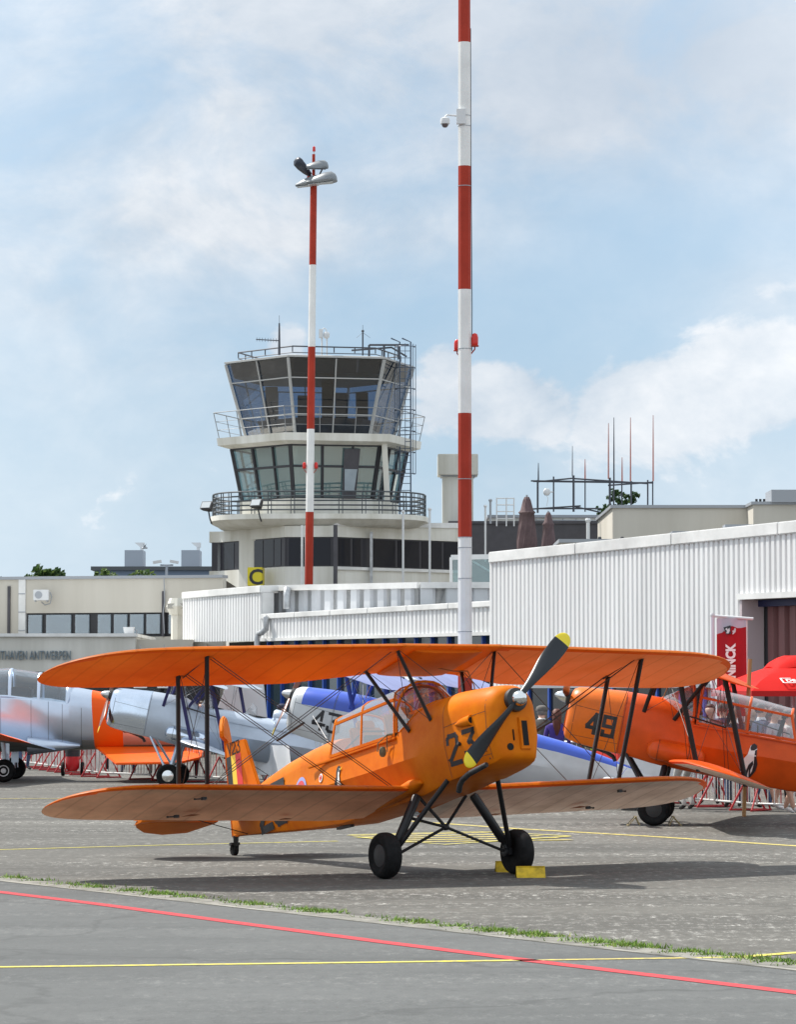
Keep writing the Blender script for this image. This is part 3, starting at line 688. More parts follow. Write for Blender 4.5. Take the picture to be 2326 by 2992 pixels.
def canopy(cfg, root, off):
    body = cfg['body']; gl = cfg['glass']
    xs = [-.36, -1.09, -1.80]; zb = lambda x: 1.31 + (-x - .36) * .02; ztc = lambda x: 1.70 - (-x - .36) * .008; yb, yt = .350, .315; 
    xtop = lambda x: x + (.02 if x > -.5 else (.03 if x > -1.5 else .12))
    def roof(x, n=8, g=0):
        zt = 1.86 if x > -.5 else (1.85 if x > -1.5 else 1.80); z0 = ztc(x)
        return [Vector((xtop(x), (yt + g) * cos(pi * k / n), z0 + g + (zt - z0) * sin(pi * k / n) ** .8)) for k in range(n + 1)]
    # hoops and rails
    for x, w in zip(xs, (.030, .034, .036)):
        p = [Vector((x, yb, zb(x)))] + roof(x) + [Vector((x, -yb, zb(x)))]
        b = MB(); b.tube(p, w * .55, 6, fdir=(1, 0, 0), flat=.55); b.build('canopy_hoop', body, root, smooth=40)
    for sd in (-1, 1):
        b = MB()
        for k in range(2):
            a, c = xs[k], xs[k + 1]
            b.beam((xtop(a), sd * yt, ztc(a)), (xtop(c), sd * yt, ztc(c)), .02, .034); b.beam((a, sd * yb, zb(a) + .012), (c, sd * yb, zb(c) + .012), .022, .036)
        b.build('canopy_rail', body, root, bevel=.004)
        for k in range(2):
            a, c = xs[k], xs[k + 1]; b = MB(); b.poly([(a - .02, sd * yb, zb(a)), (c + .02, sd * yb, zb(c)), (xtop(c) + .02, sd * yt, ztc(c)), (xtop(a) - .02, sd * yt, ztc(a))]); b.build('side_window', gl, root)
    for k in range(2):
        b = MB(); b.loft([roof(xs[k]), roof(xs[k + 1])], cap=False, closed=False); b.build('roof_glass', gl, root, smooth=60)
    x = xs[2]; b = MB(); rf = roof(x); b.f([b.v(p) for p in [Vector((x, yb, zb(x)))] + rf + [Vector((x, -yb, zb(x)))]][::1]); b.build('rear_panel', gl, root)
    # windscreen
    hoop = []; n = 16
    hx = lambda t: -.30 + .05 * sin(t); base = []
    for k in range(n + 1):
        t = pi * k / n; y = .372 * cos(t) ; hz = 1.34 + .53 * sin(t) ** .75; hoop.append(Vector((-.30 + .10 * sin(t), .348 * (abs(cos(t)) ** .75) * (1 if cos(t) >= 0 else -1), hz)))
        bx = -.24 + .46 * sin(t); yy = .338 * cos(t); _, zt, zs, hs = stp(bx)[:4]
        tt = min(1, abs(yy) / hs); z = zs + (zt - zs) * (1 - tt ** 2.3) ** (1 / 2.3); base.append(Vector((bx, yy, z + .004)))
    b = MB(); b.loft([hoop, base], cap=False, closed=False); b.build('windscreen', gl, root, smooth=60)
    b = MB(); b.tube(hoop, .017, 6, fdir=(1, 0, 0), flat=.8); b.build('windscreen_hoop', body, root, smooth=40)
    b = MB(); b.tube([hoop[k] * .96 + Vector((-.075, 0, .03)) for k in range(n + 1)], .012, 6, fdir=(1, 0, 0)); b.build('hoop_seal', mat('black_seal', (.02, .02, .02), .6), root)
    b = MB(); b.tube(base, .010, 6); b.build('windscreen_base', body, root, smooth=40)
    # interior
    for xx in (-.78, -1.55):
        b = MB(); b.box((xx, 0, 1.42), (.06, .40, .42), Matrix.Rotation(R(-8), 3, 'Y')); b.box((xx - .02, 0, 1.655), (.07, .22, .10)); b.build('seat_back', cfg['seat'], root, bevel=.02)
    b = MB(); b.box((-.38, 0, 1.40), (.04, .62, .20)); b.box((-1.1, 0, 1.38), (.03, .6, .16)); b.build('instrument_panel', mat('panel_black', (.02, .02, .02), .5), root, bevel=.02)
    b = MB()
    for xx in (-.5, -1.25): b.tube([(xx, 0, 1.28), (xx + .03, 0, 1.46)], .012, 8); 
    b.tube([(-1.09, -.3, 1.5), (-1.09, .3, 1.5)], .012, 6); b.tube([(-1.09, -.3, 1.5), (-1.7, -.2, 1.42)], .01, 6); b.build('control_stick', mat('panel_black'), root)
def open_cockpits(cfg, root, off):
    cream = mat('cream_headrest', (.75, .70, .58), .5)
    # deck fairing over the closed cockpit box, with two openings
    rr = []
    for x in (-.30, -.34, -.6, -1.0, -1.4, -1.84):
        zt = 1.50 - .0 * x; rr.append([Vector((x, .38 * (cos(pi * k / 14)), 1.28 + (zt - 1.28) * sin(pi * k / 14) ** .7)) for k in range(15)])
    b = MB(); b.loft(rr, cap=True, closed=True); b.build('cockpit_deck', cfg.get('fus2', cfg['body']), root, smooth=50)
    for xx in (-.55, -1.45):
        b = MB(); b.lathe([(.20, 0), (.205, .012)], (xx, 0, 1.493), (0, 0, 1), 24); o = b.build('cockpit_opening', mat('intake_dark', (.006, .005, .005), .9), root)
        # windscreen of three panes
        b = MB(); x0 = xx + .27
        b.poly([(x0, -.12, 1.49), (x0, .12, 1.49), (x0 - .13, .11, 1.74), (x0 - .13, -.11, 1.74)])
        for sd in (-1, 1): b.poly([(x0, sd * .12, 1.49), (x0 - .26, sd * .25, 1.46), (x0 - .22, sd * .17, 1.66), (x0 - .13, sd * .11, 1.74)])
        b.build('cockpit_windscreen', cfg['glass'], root)
    rr = []
    for x, r in ((-1.76, .75), (-1.80, 1.0), (-1.95, .95), (-2.3, .55), (-2.7, .12)):
        rr.append([Vector((x, .17 * r * cos(a), 1.57 + .0 * x + max(.02, .14 * r) * sin(a))) for a in [2 * pi * k / 14 for k in range(14)]])
    b = MB(); b.loft(rr); b.build('headrest_fairing', cfg['body'], root, smooth=50)

ORANGE = (.65, .172, .004)
m_or = mat('orange_paint', ORANGE, .48, spec=.10, coat=.0, col2=(.54, .115, .003), vscale=2.6)
m_orw = mat('orange_wing_fabric', ORANGE, .45, spec=.25, var=.14, vscale=1.2, transl=.40, ribs=.29)
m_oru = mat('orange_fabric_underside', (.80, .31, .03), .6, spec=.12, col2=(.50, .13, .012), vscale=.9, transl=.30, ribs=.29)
m_orp = mat('bounce_pale_underside', (.84, .46, .24), .6, spec=.12, col2=(.66, .30, .13), vscale=1.1, transl=.28, ribs=.29)  # paler copy for the left upper wing, ground bounce put into the colour
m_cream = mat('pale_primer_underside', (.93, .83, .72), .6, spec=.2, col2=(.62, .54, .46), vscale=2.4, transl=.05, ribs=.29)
m_tan = mat('shaded_tan_underside', (.86, .54, .35), .6, spec=.2, col2=(.50, .32, .21), vscale=1.5, transl=.05, ribs=.29)  # darker copy for the right lower wing, shade put into the colour
m_dk = mat('dark_grey_strut', (.012, .012, .014), .42, spec=.35)
m_wire = mat('steel_wire_dark', (.03, .028, .026), .5)
m_num = mat('number_black', (.018, .018, .022), .55)
m_seam = mat('seam_brown', (.16, .04, .008), .6)
m_black = mat('black_rubber_fitting', (.02, .02, .022), .5)
m_chrome = mat('polished_spinner', (.72, .73, .74), .16, 1.0)
m_gl = glass('canopy_glass', (.90, .93, .96), .09, .02, .05, (.62, .68, .75))
m_yt = mat('yellow_tip', (.80, .62, .02), .4)
m_blade = mat('grey_black_blade', (.011, .014, .019), .34, spec=.4)
m_seat = mat('orange_brown_seat', (.42, .18, .06), .6)
m_redp = mat('emblem_red', (.62, .04, .04), .5); m_white = mat('emblem_white', (.82, .82, .80), .5)
def penguin(decal, x, z, h, side, fwd, root):
    """bird emblem: fwd is the way the beak points"""
    def T(pts): return [[(x + fwd * px * h, z + pz * h) for px, pz in p] for p in pts]
    bodyp = [(-.13, 0), (-.20, .25), (-.20, .45), (-.13, .62), (-.08, .72), (-.09, .85), (-.05, .95), (.03, 1.0), (.11, .96), (.14, .88), (.12, .80), (.10, .72), (.15, .6), (.22, .42), (.22, .22), (.16, 0)]
    belly = [(-.03, .02), (-.06, .30), (-.02, .50), (.03, .66), (.02, .78), (.02, .86), (.07, .92), (.115, .88), (.105, .80), (.09, .72), (.13, .58), (.185, .40), (.185, .22), (.14, .02)]
    o = decal(T([bodyp]), 'penguin_emblem', m_num, side, .008, root, 2)
    decal(T([belly]), 'emblem_belly', m_white, side, .011, o, 2)
    decal(T([[(.13, .90), (.24, .93), (.14, .85)]]), 'emblem_beak', m_yt, side, .011, o, 0)
    decal(T([[(.035, .84), (.055, .90), (.09, .90), (.10, .85), (.07, .81)]]), 'emblem_eye', m_num, side, .0135, o, 0)
def ring_pts(cx, cz, r, n=20): return [(cx + r * cos(2 * pi * k / n), cz + r * sin(2 * pi * k / n)) for k in range(n)]
m_rust = mat('rust_orange_stain', (.34, .09, .02), .8, var=.3, vscale=20)
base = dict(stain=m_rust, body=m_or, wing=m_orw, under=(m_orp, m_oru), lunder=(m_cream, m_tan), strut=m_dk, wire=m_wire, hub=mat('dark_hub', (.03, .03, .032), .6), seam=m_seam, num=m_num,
            blade=m_blade, tip=m_yt, spinner=m_chrome, glass=m_gl, seat=m_seat)
c23 = dict(base, x=.563, y=33.836, psi=29.67, prop=44.3, canopy=True, rudder=35, flag=True,
    label='nearest orange biplane, 23 on its cowling, nose turned to the right, V23 on its tail', numbers=[
    ('23', .80, .815, .165, .30, .10, .042, 'number', m_num, -1, 1, None)][:0])
r23, off23, decal23, number23 = biplane(c23)
number23('23', .76, .81, .17, .28, .115, .05, 'cowling_number', m_num, -1, 1, r23)
number23('23', -3.98, .88, .32, .42, .14, .085, 'side_number', m_num, -1, 1, r23, slant=.03)
number23('OS', -3.9, 1.0, .0001, .0001, .1, .00005, 'side_letters', m_num, -1, 1, r23) if False else None
penguin(decal23, -1.60, .80, .42, -1, 1, r23)
o = decal23([ring_pts(-2.03, 1.16, .048)], 'medical_disc', m_white, -1, .010, r23, 1); decal23([[(-2.045, 1.128), (-2.015, 1.128), (-2.015, 1.192), (-2.045, 1.192)], [(-2.062, 1.145), (-1.998, 1.145), (-1.998, 1.175), (-2.062, 1.175)]], 'red_cross', m_redp, -1, .0125, o, 0)
o = decal23([ring_pts(-2.62, 1.09, .18, 28)], 'roundel', mat('roundel_blue', (.30, .32, .62), .5), -1, .009, r23, 2); decal23([ring_pts(-2.62, 1.09, .14, 28)], 'roundel_centre', mat('roundel_red', (.60, .05, .06), .5), -1, .012, o, 2)
b = MB(); b.tube([(-2.10, -.19, 1.58), (-2.38, -.20, 1.92)], [.005, .003], 6); b.build('whip_aerial', m_white, r23)
b = MB(); b.tube([(.98, -.355, .98), (.98, -.385, .99)], .02, 8); b.build('fuel_cap', m_black, r23)
for px, pz in ((.72, .86), (1.25, .84), (1.36, .84), (1.38, .76)):
    b = MB(); b.sphere((px, -side_y(px, pz) - .004, pz), .012, 8); b.build('cowl_catch', m_seam, r23)
b = MB(); b.box((-2.05, -.1, .615), (.32, .05, .03), Matrix.Rotation(R(3), 3, 'Y')); b.build('step', m_black, r23)
# things placed with the hero aircraft
def at23(x, y, z):
    return r23.matrix_world @ (Vector((x, y, z)) + off23)
b = MB(); p = at23(-.50, -.425, 1.17); b.sphere(p, .052, 14, (.75, .6, 1.15)); 
q = at23(-.42, -.40, 1.335); b.tube([q, p + Vector((-.05, 0, .09)), p + Vector((-.055, 0, .0))], .006, 6); b.tube([q, p + Vector((.045, 0, .09)), p + Vector((.05, 0, .0))], .006, 6); b.tube([q + Vector((0, 0, -.0)), q + Vector((.1, -.02, .02))], .012, 6)
tag(b.build('hanging_flask', mat('olive_cloth', (.16, .17, .11), .8, var=.3, vscale=30), smooth=50), 'small olive round flask hanging on a strap from the canopy sill of the nearest biplane', 'flask')
def chock(px, py, w, name_label, yaw):
    p = gr(px, py); h, d, t = .115, .20, .012; b = MB(); Rz = Matrix.Rotation(yaw, 3, 'Z')
    for sgn in (-1, 1):
        pts = [Vector((-w / 2, sgn * .0, h)), Vector((w / 2, sgn * .0, h)), Vector((w / 2, sgn * d / 2, 0)), Vector((-w / 2, sgn * d / 2, 0))]
        b.prism([Rz @ q + p for q in pts], Rz @ Vector((0, -sgn * t, 0)) + Vector((0, 0, .001)))
    b.beam(p + Rz @ Vector((-w / 2, 0, h - .008)), p + Rz @ Vector((w / 2, 0, h - .008)), .03, .012)
    return tag(b.build('wheel_chock', mat('chock_yellow', (.62, .42, .012), .55, var=.25, vscale=12)), name_label, 'wheel chock', 'yellow chocks at the wheel of the nearest biplane')
chock(1550, 2562, .30, 'yellow folded metal chock in front of the wheel, the right one', R(3))
chock(1475, 2546, .20, 'yellow folded metal chock half hidden behind the wheel, the left one', R(3))

# number 49
m_or2 = mat('red_orange_paint', (.68, .088, .005), .42, spec=.3, coat=.06, var=.14, vscale=1.8)
m_orw2 = mat('red_orange_wing', (.80, .13, .01), .45, spec=.25, var=.1, transl=.4)
m_oru2 = mat('red_orange_underside', (.78, .20, .05), .6, spec=.2, var=.12, vscale=1.2, transl=.5)
c49 = dict(base, body=m_or2, wing=m_orw2, under=(m_oru2, m_oru2), lunder=(m_cream, m_cream), cowl=mat('cowl_orange', (.70, .145, .006), .38, spec=.3, coat=.06, var=.14, vscale=2.2), strut=m_dk, x=3.78, y=47.4, psi=-97, prop=14, canopy=True, seat=m_black, pod=(1,), scoop=False,
    blade=mat('brown_blade', (.16, .05, .03), .35), tip=mat('brown_blade'), label='red-orange biplane at right, 49 on its cowling, penguin on its side', dome=False)
r49, off49, decal49, number49 = biplane(c49)
number49('49', 1.20, .885, .15, .27, .085, .055, 'cowling_number', m_num, 1, -1, r49)
def peng49():
    x, z, h, fwd = -1.18, .70, .50, -1
    T = lambda pts: [[(x + fwd * a * h, z + c * h) for a, c in p] for p in pts]
    o = decal49(T([[(-.02, 0), (-.16, .12), (-.20, .32), (-.12, .52), (-.04, .66), (-.02, .80), (.0, .92), (.08, .99), (.16, .96), (.2, .86), (.18, .72), (.24, .5), (.26, .3), (.18, .1), (.1, 0)]]), 'penguin_emblem', m_white, 1, .008, r49, 2)
    decal49(T([[(.0, .84), (.02, .94), (.09, 1.0), (.18, .95), (.19, .86), (.12, .80), (.04, .78)]]), 'emblem_head', m_num, 1, .011, o, 1)
    decal49(T([[(.15, .80), (.20, .84), (.22, .62), (.29, .42), (.27, .22), (.16, .02), (.10, .0), (.17, .2), (.18, .42), (.16, .6)]]), 'emblem_back', m_num, 1, .011, o, 1)
    decal49(T([[(.02, .0), (.0, .18), (.04, .36), (.14, .5), (.17, .4), (.12, .22), (.14, .04), (.1, .02), (.07, .25), (.05, .05)]]), 'emblem_wing', m_num, 1, .0125, o, 1)
peng49()
for sx, lab in ((-1, 'small folding metal chock in front of the wheel of biplane 49'), (1, 'small folding metal chock behind the wheel of biplane 49')):
    c0 = r49.matrix_world @ Vector((0, .80, 0)); c0.z = 0; b = MB(); x = c0.x + sx * .27
    for yy in (-.13, .13):
        b.beam((x - .0 * sx, c0.y + yy, .13), (x - sx * .06, c0.y + yy, .01), .018, .012); b.beam((x, c0.y + yy, .13), (x + sx * .11, c0.y + yy, .01), .018, .012)
    b.beam((x, c0.y - .15, .13), (x, c0.y + .15, .13), .03, .015); b.beam((x + sx * .11, c0.y - .15, .01), (x + sx * .11, c0.y + .15, .01), .02, .012)
    tag(b.build('wheel_chock', mat('galvanised_ochre', (.30, .24, .12), .6, .3)), lab, 'wheel chock', 'folding chocks at biplane 49')

# silver biplane and 43
m_sil = mat('silver_dope', (.50, .56, .65), .38, .6, var=.06, vscale=2)  # blue of the reflected sky is put into the base colour
m_pol = mat('polished_cowl', (.64, .72, .84), .15, 1.0, var=.06, vscale=3)  # base colour tinted with the blue sky the metal would mirror
m_navy = mat('navy_strut', (.02, .018, .10), .4)
m_blue = mat('blue_strut', (.015, .05, .34), .4)
m_brown = mat('brown_blade')
m_silu = mat('silver_underside', (.50, .52, .54), .5, .3)
m_clr = glass('clear_screen', (.95, .96, .97), .12, .03, .10, (.7, .75, .8))
m_sgrey = mat('seam_grey', (.14, .15, .17), .6)
cS = dict(base, wing=m_sil, body=m_sil, under=(m_silu, m_silu), lunder=(m_silu, m_silu), cowl=m_pol, strut=m_navy, gear=m_sil, x=-4.55, y=65.5, psi=-93, prop=128, canopy=False, hub=m_chrome, seam=m_sgrey, glass=m_clr, pod=(1,), podm=m_pol, scoop=False, dome=False,
    blade=m_brown, label='silver biplane with polished cowling and navy struts, second aircraft from the left', spinner=mat('dull_spinner', (.5, .5, .5), .3, 1.0), wire=mat('light_wire', (.25, .26, .28), .4, .5))
rS, offS, decS, numS = biplane(cS)
numS('O', -3.35, 1.02, .14, .25, .1, .02, 'side_letter', m_sgrey, 1, -1, rS)
m_dope = mat('pale_silver_paint', (.56, .58, .60), .45, .15, var=.08, vscale=2)
m_lil = mat('lilac_blue_wing', (.22, .25, .46), .5, var=.08)
m_bl43 = mat('royal_blue_paint', (.03, .09, .52), .35, coat=.3, var=.08)
c43 = dict(base, body=m_dope, fus2=m_bl43, cowl_top=m_bl43, under=(m_lil, m_lil), lunder=(m_dope, m_dope), wing=m_lil, strut=m_blue, gear=m_dope, x=-.58, y=55.0, psi=-105, pit=12.0, prop=134, canopy=False, hub=m_chrome, seam=m_sgrey, glass=m_clr, scoop=False, dome=False,
    blade=m_brown, label='silver and royal blue biplane with 43 on its nose, behind the nearest biplane', spinner=mat('dull_spinner'), wire=mat('light_wire'))
r43, off43, dec43, num43 = biplane(c43)
num43('43', 1.02, .88, .19, .30, .075, .05, 'cowling_number', m_num, 1, -1, r43)
num43('OO', -3.95, .93, .09, .15, .06, .022, 'side_letters', m_num, 1, -1, r43)

# ------------------------------------------------------------------ buildings
m_wht = mat('white_steel_sheet', (.74, .745, .75), .5, var=.08, vscale=1.2, streak=True)
m_whtrim = mat('white_trim', (.74, .74, .73), .5, var=.14, vscale=.9, streak=False)
m_render = mat('white_render', (.76, .75, .70), .8, col2=(.56, .54, .47), vscale=1.1, streak=True)
m_beige = mat('beige_render', (.56, .53, .47), .85, col2=(.48, .45, .39), vscale=.6, streak=True)
m_conc = mat('grey_concrete', (.42, .41, .38), .85, col2=(.30, .29, .26), vscale=1.5)
m_dglass = mat('dark_window_glass', (.008, .010, .018), .1, spec=.25)
m_cglass = mat('tinted_cab_glass', (.008, .016, .034), .03, spec=.30)
m_char = mat('charcoal_cladding', (.065, .062, .072), .5, var=.1)
m_blk = mat('black_frame', (.025, .025, .03), .5)
m_bluef = mat('blue_window_frame', (.02, .07, .33), .45)
m_gut = mat('galvanised_pipe', (.45, .46, .47), .4, .6, var=.2, vscale=6)
m_stain = mat('grey_metal', (.33, .35, .38), .5, .3)
m_cur = mat('pale_curtain', (.33, .38, .42), .8, var=.08, vscale=2)
def corr(b, p0, p1, z0a, z1a, z0b, z1b, pitch=.3, dep=.05, wide=.55):
    """corrugated sheet from p0 to p1 (2-D), rising z0..z1 at each end; ribs towards the camera side"""
    p0, p1 = Vector((p0[0], p0[1], 0)), Vector((p1[0], p1[1], 0)); d = p1 - p0; l = d.length; u = d / l; n = Vector((u.y, -u.x, 0))
    if n.y > 0: n = -n
    N = max(1, int(l / pitch)); prev = None; fr = ((0, 0), (wide * .9, 0), (wide, 1), (1 - .1 * wide, 1))
    fr = ((0, 1), (wide, 1), (wide + .09, 0), (.91, 0))
    for i in range(N + 1):
        for t, k in fr:
            s_ = (i + t) / N
            if s_ > 1.0001: break
            p = p0 + d * s_ + n * dep * k; lo = z0a + (z0b - z0a) * s_; hi = z1a + (z1b - z1a) * s_
            a, c = b.v((p.x, p.y, lo)), b.v((p.x, p.y, hi))
            if prev: b.f([prev[0], a, c, prev[1]])
            prev = (a, c)
    return b
def zof(px, py, D): return at(px, py, D).z
def wallbox(b, p0, p1, z0, z1, t=.3, z0b=None, z1b=None, front=0.0):
    """solid wall from p0 to p1, thickness t away from the camera, front offset towards it"""
    p0, p1 = Vector((p0[0], p0[1], 0)), Vector((p1[0], p1[1], 0)); u = (p1 - p0).normalized(); n = Vector((u.y, -u.x, 0))
    if n.y > 0: n = -n
    z0b = z0 if z0b is None else z0b; z1b = z1 if z1b is None else z1b
    A, B_ = p0 + n * front, p1 + n * front; C, D = p1 - n * t, p0 - n * t
    pts = [(A, z0, z1), (B_, z0b, z1b), (C, z0b, z1b), (D, z0, z1)]
    lo = [b.v((p.x, p.y, z)) for p, z, _ in pts]; hi = [b.v((p.x, p.y, z)) for p, _, z in pts]
    b.f(lo[::-1]); b.f(hi); b.bridge(lo, hi); return b
def XY(px, D): p = at(px, 2018, D); return Vector((p.x, D, 0))

# --- corrugated hangar at right
def hangar():
    DL, DR = 80.0, 68.2; PL, PR = XY(1436, DL), XY(2326, DR); u = (PR - PL).normalized(); n = Vector((u.y, -u.x, 0)); n = -n if n.y > 0 else n
    root = empty('hangar', (PL.x, PL.y, 0), 'big white corrugated steel hangar with a red-brown door at right', 'hangar')
    O = Vector((PL.x, PL.y, 0))
    def sw(px): # distance along the wall where it meets image column px
        r = (px - PW / 2) / FPX; return (r * PL.y - PL.x) / (u.x - r * u.y)
    def pt(s_): return PL + u * s_
    def B(b, nm, m, par=root, **k):
        bmesh.ops.translate(b.bm, verts=b.bm.verts, vec=-O); return b.build(nm, m, par, **k)
    zt = zof(1436, 1632, DL); ztr = zt + .0; L = 34.0; sd = sw(2168); rise = .012
    top = lambda s_: zt + rise * s_
    b = MB(); corr(b, pt(0), pt(sd), 0, top(0) - .1, 0, top(sd) - .1, .20, .045)
    B(b, 'corrugated_wall', m_wht)
    zd = zof(2168, 1740, pt(sd).y)
    b = MB(); corr(b, pt(sd), pt(L), zd, top(sd) - .1, zd, top(L) - .1, .20, .045); B(b, 'wall_above_door', m_wht)
    b = MB(); wallbox(b, pt(0), pt(sd), 0, top(0) - .12, .3, 0, top(sd) - .12); 
    B(b, 'wall_core', m_whtrim)
    b = MB(); wallbox(b, pt(sd), pt(L), zd + .02, top(sd) - .12, .3, zd + .02, top(L) - .12); B(b, 'lintel_core', m_whtrim)
    b = MB(); nb = 8
    for k in range(nb):
        a, c = L * k / nb, L * (k + 1) / nb; wallbox(b, pt(a + .01), pt(c - .01), top(a) - .11, top(a) + .16, .45, top(c) - .11, top(c) + .16, front=.09)
    B(b, 'parapet_trim', m_whtrim, bevel=.02)
    b = MB(); wallbox(b, pt(sd - .05), pt(L), zd - .09, zd + .04, .2, front=.10); B(b, 'door_head_trim', m_whtrim)
    b = MB(); wallbox(b, pt(sd + .02), pt(sd + .1), 0, zd - .1, .50, front=.07); B(b, 'door_jamb', mat('pinkish_jamb', (.52, .44, .46), .6))
    q = lambda s_, dd: pt(s_) - n * dd
    b = MB(); wallbox(b, q(sd + .1, .35), q(L, .35), zd - .24, zd - .1, .5); B(b, 'door_beam', mat('navy_beam', (.012, .018, .075), .5))
    b = MB(); corr(b, q(sd + .22, .62), q(L, .62), 0, zd - .23, 0, zd - .23, .42, .10, .5); B(b, 'door', mat('maroon_door_sheet', (.20, .09, .09), .5, var=.2, vscale=1, streak=True))
    b = MB(); wallbox(b, q(sd + .1, .52), q(sd + .22, .52), 0, zd - .24, .2); B(b, 'door_post', m_blk)
    sa, sb_ = sw(1560), sw(2072); zw = 2.06
    b = MB(); wallbox(b, pt(sa), pt(sb_), .15, zw - .06, .1, front=.11); B(b, 'low_window', mat('dark_void_glass', (.018, .020, .024), .12))
    b = MB(); wallbox(b, pt(sa - .1), pt(sb_ + .1), zw - .058, zw + .03, .1, front=.16); B(b, 'window_head', m_stain)
    for k in range(9):
        p = pt(sa + (sb_ - sa) * k / 8) + n * .13; b = MB(); b.box((p.x, p.y, zw / 2), (.07, .07, zw - .12), Matrix.Rotation(atan2(u.y, u.x), 3, 'Z')); B(b, 'window_mullion', m_bluef)
    b = MB(); b.poly([tuple(q(0, .3)[:2]) + (top(0) - .2,), tuple(q(L, .3)[:2]) + (top(L) - .2,), tuple(q(L, 16)[:2]) + (top(L) - .6,), tuple(q(0, 16)[:2]) + (top(0) - .6,)])
    b.poly([tuple(q(0, 16)[:2]) + (0,), tuple(q(L, 16)[:2]) + (0,), tuple(q(L, 16)[:2]) + (top(L) - .6,), tuple(q(0, 16)[:2]) + (top(0) - .6,)])
    b.poly([tuple(q(0, 0)[:2]) + (0,), tuple(q(0, 16)[:2]) + (0,), tuple(q(0, 16)[:2]) + (top(0) - .6,), tuple(q(0, 0)[:2]) + (top(0) - .15,)]); B(b, 'roof', m_conc)
    return PL, u, n
HP, HU, HN = hangar()

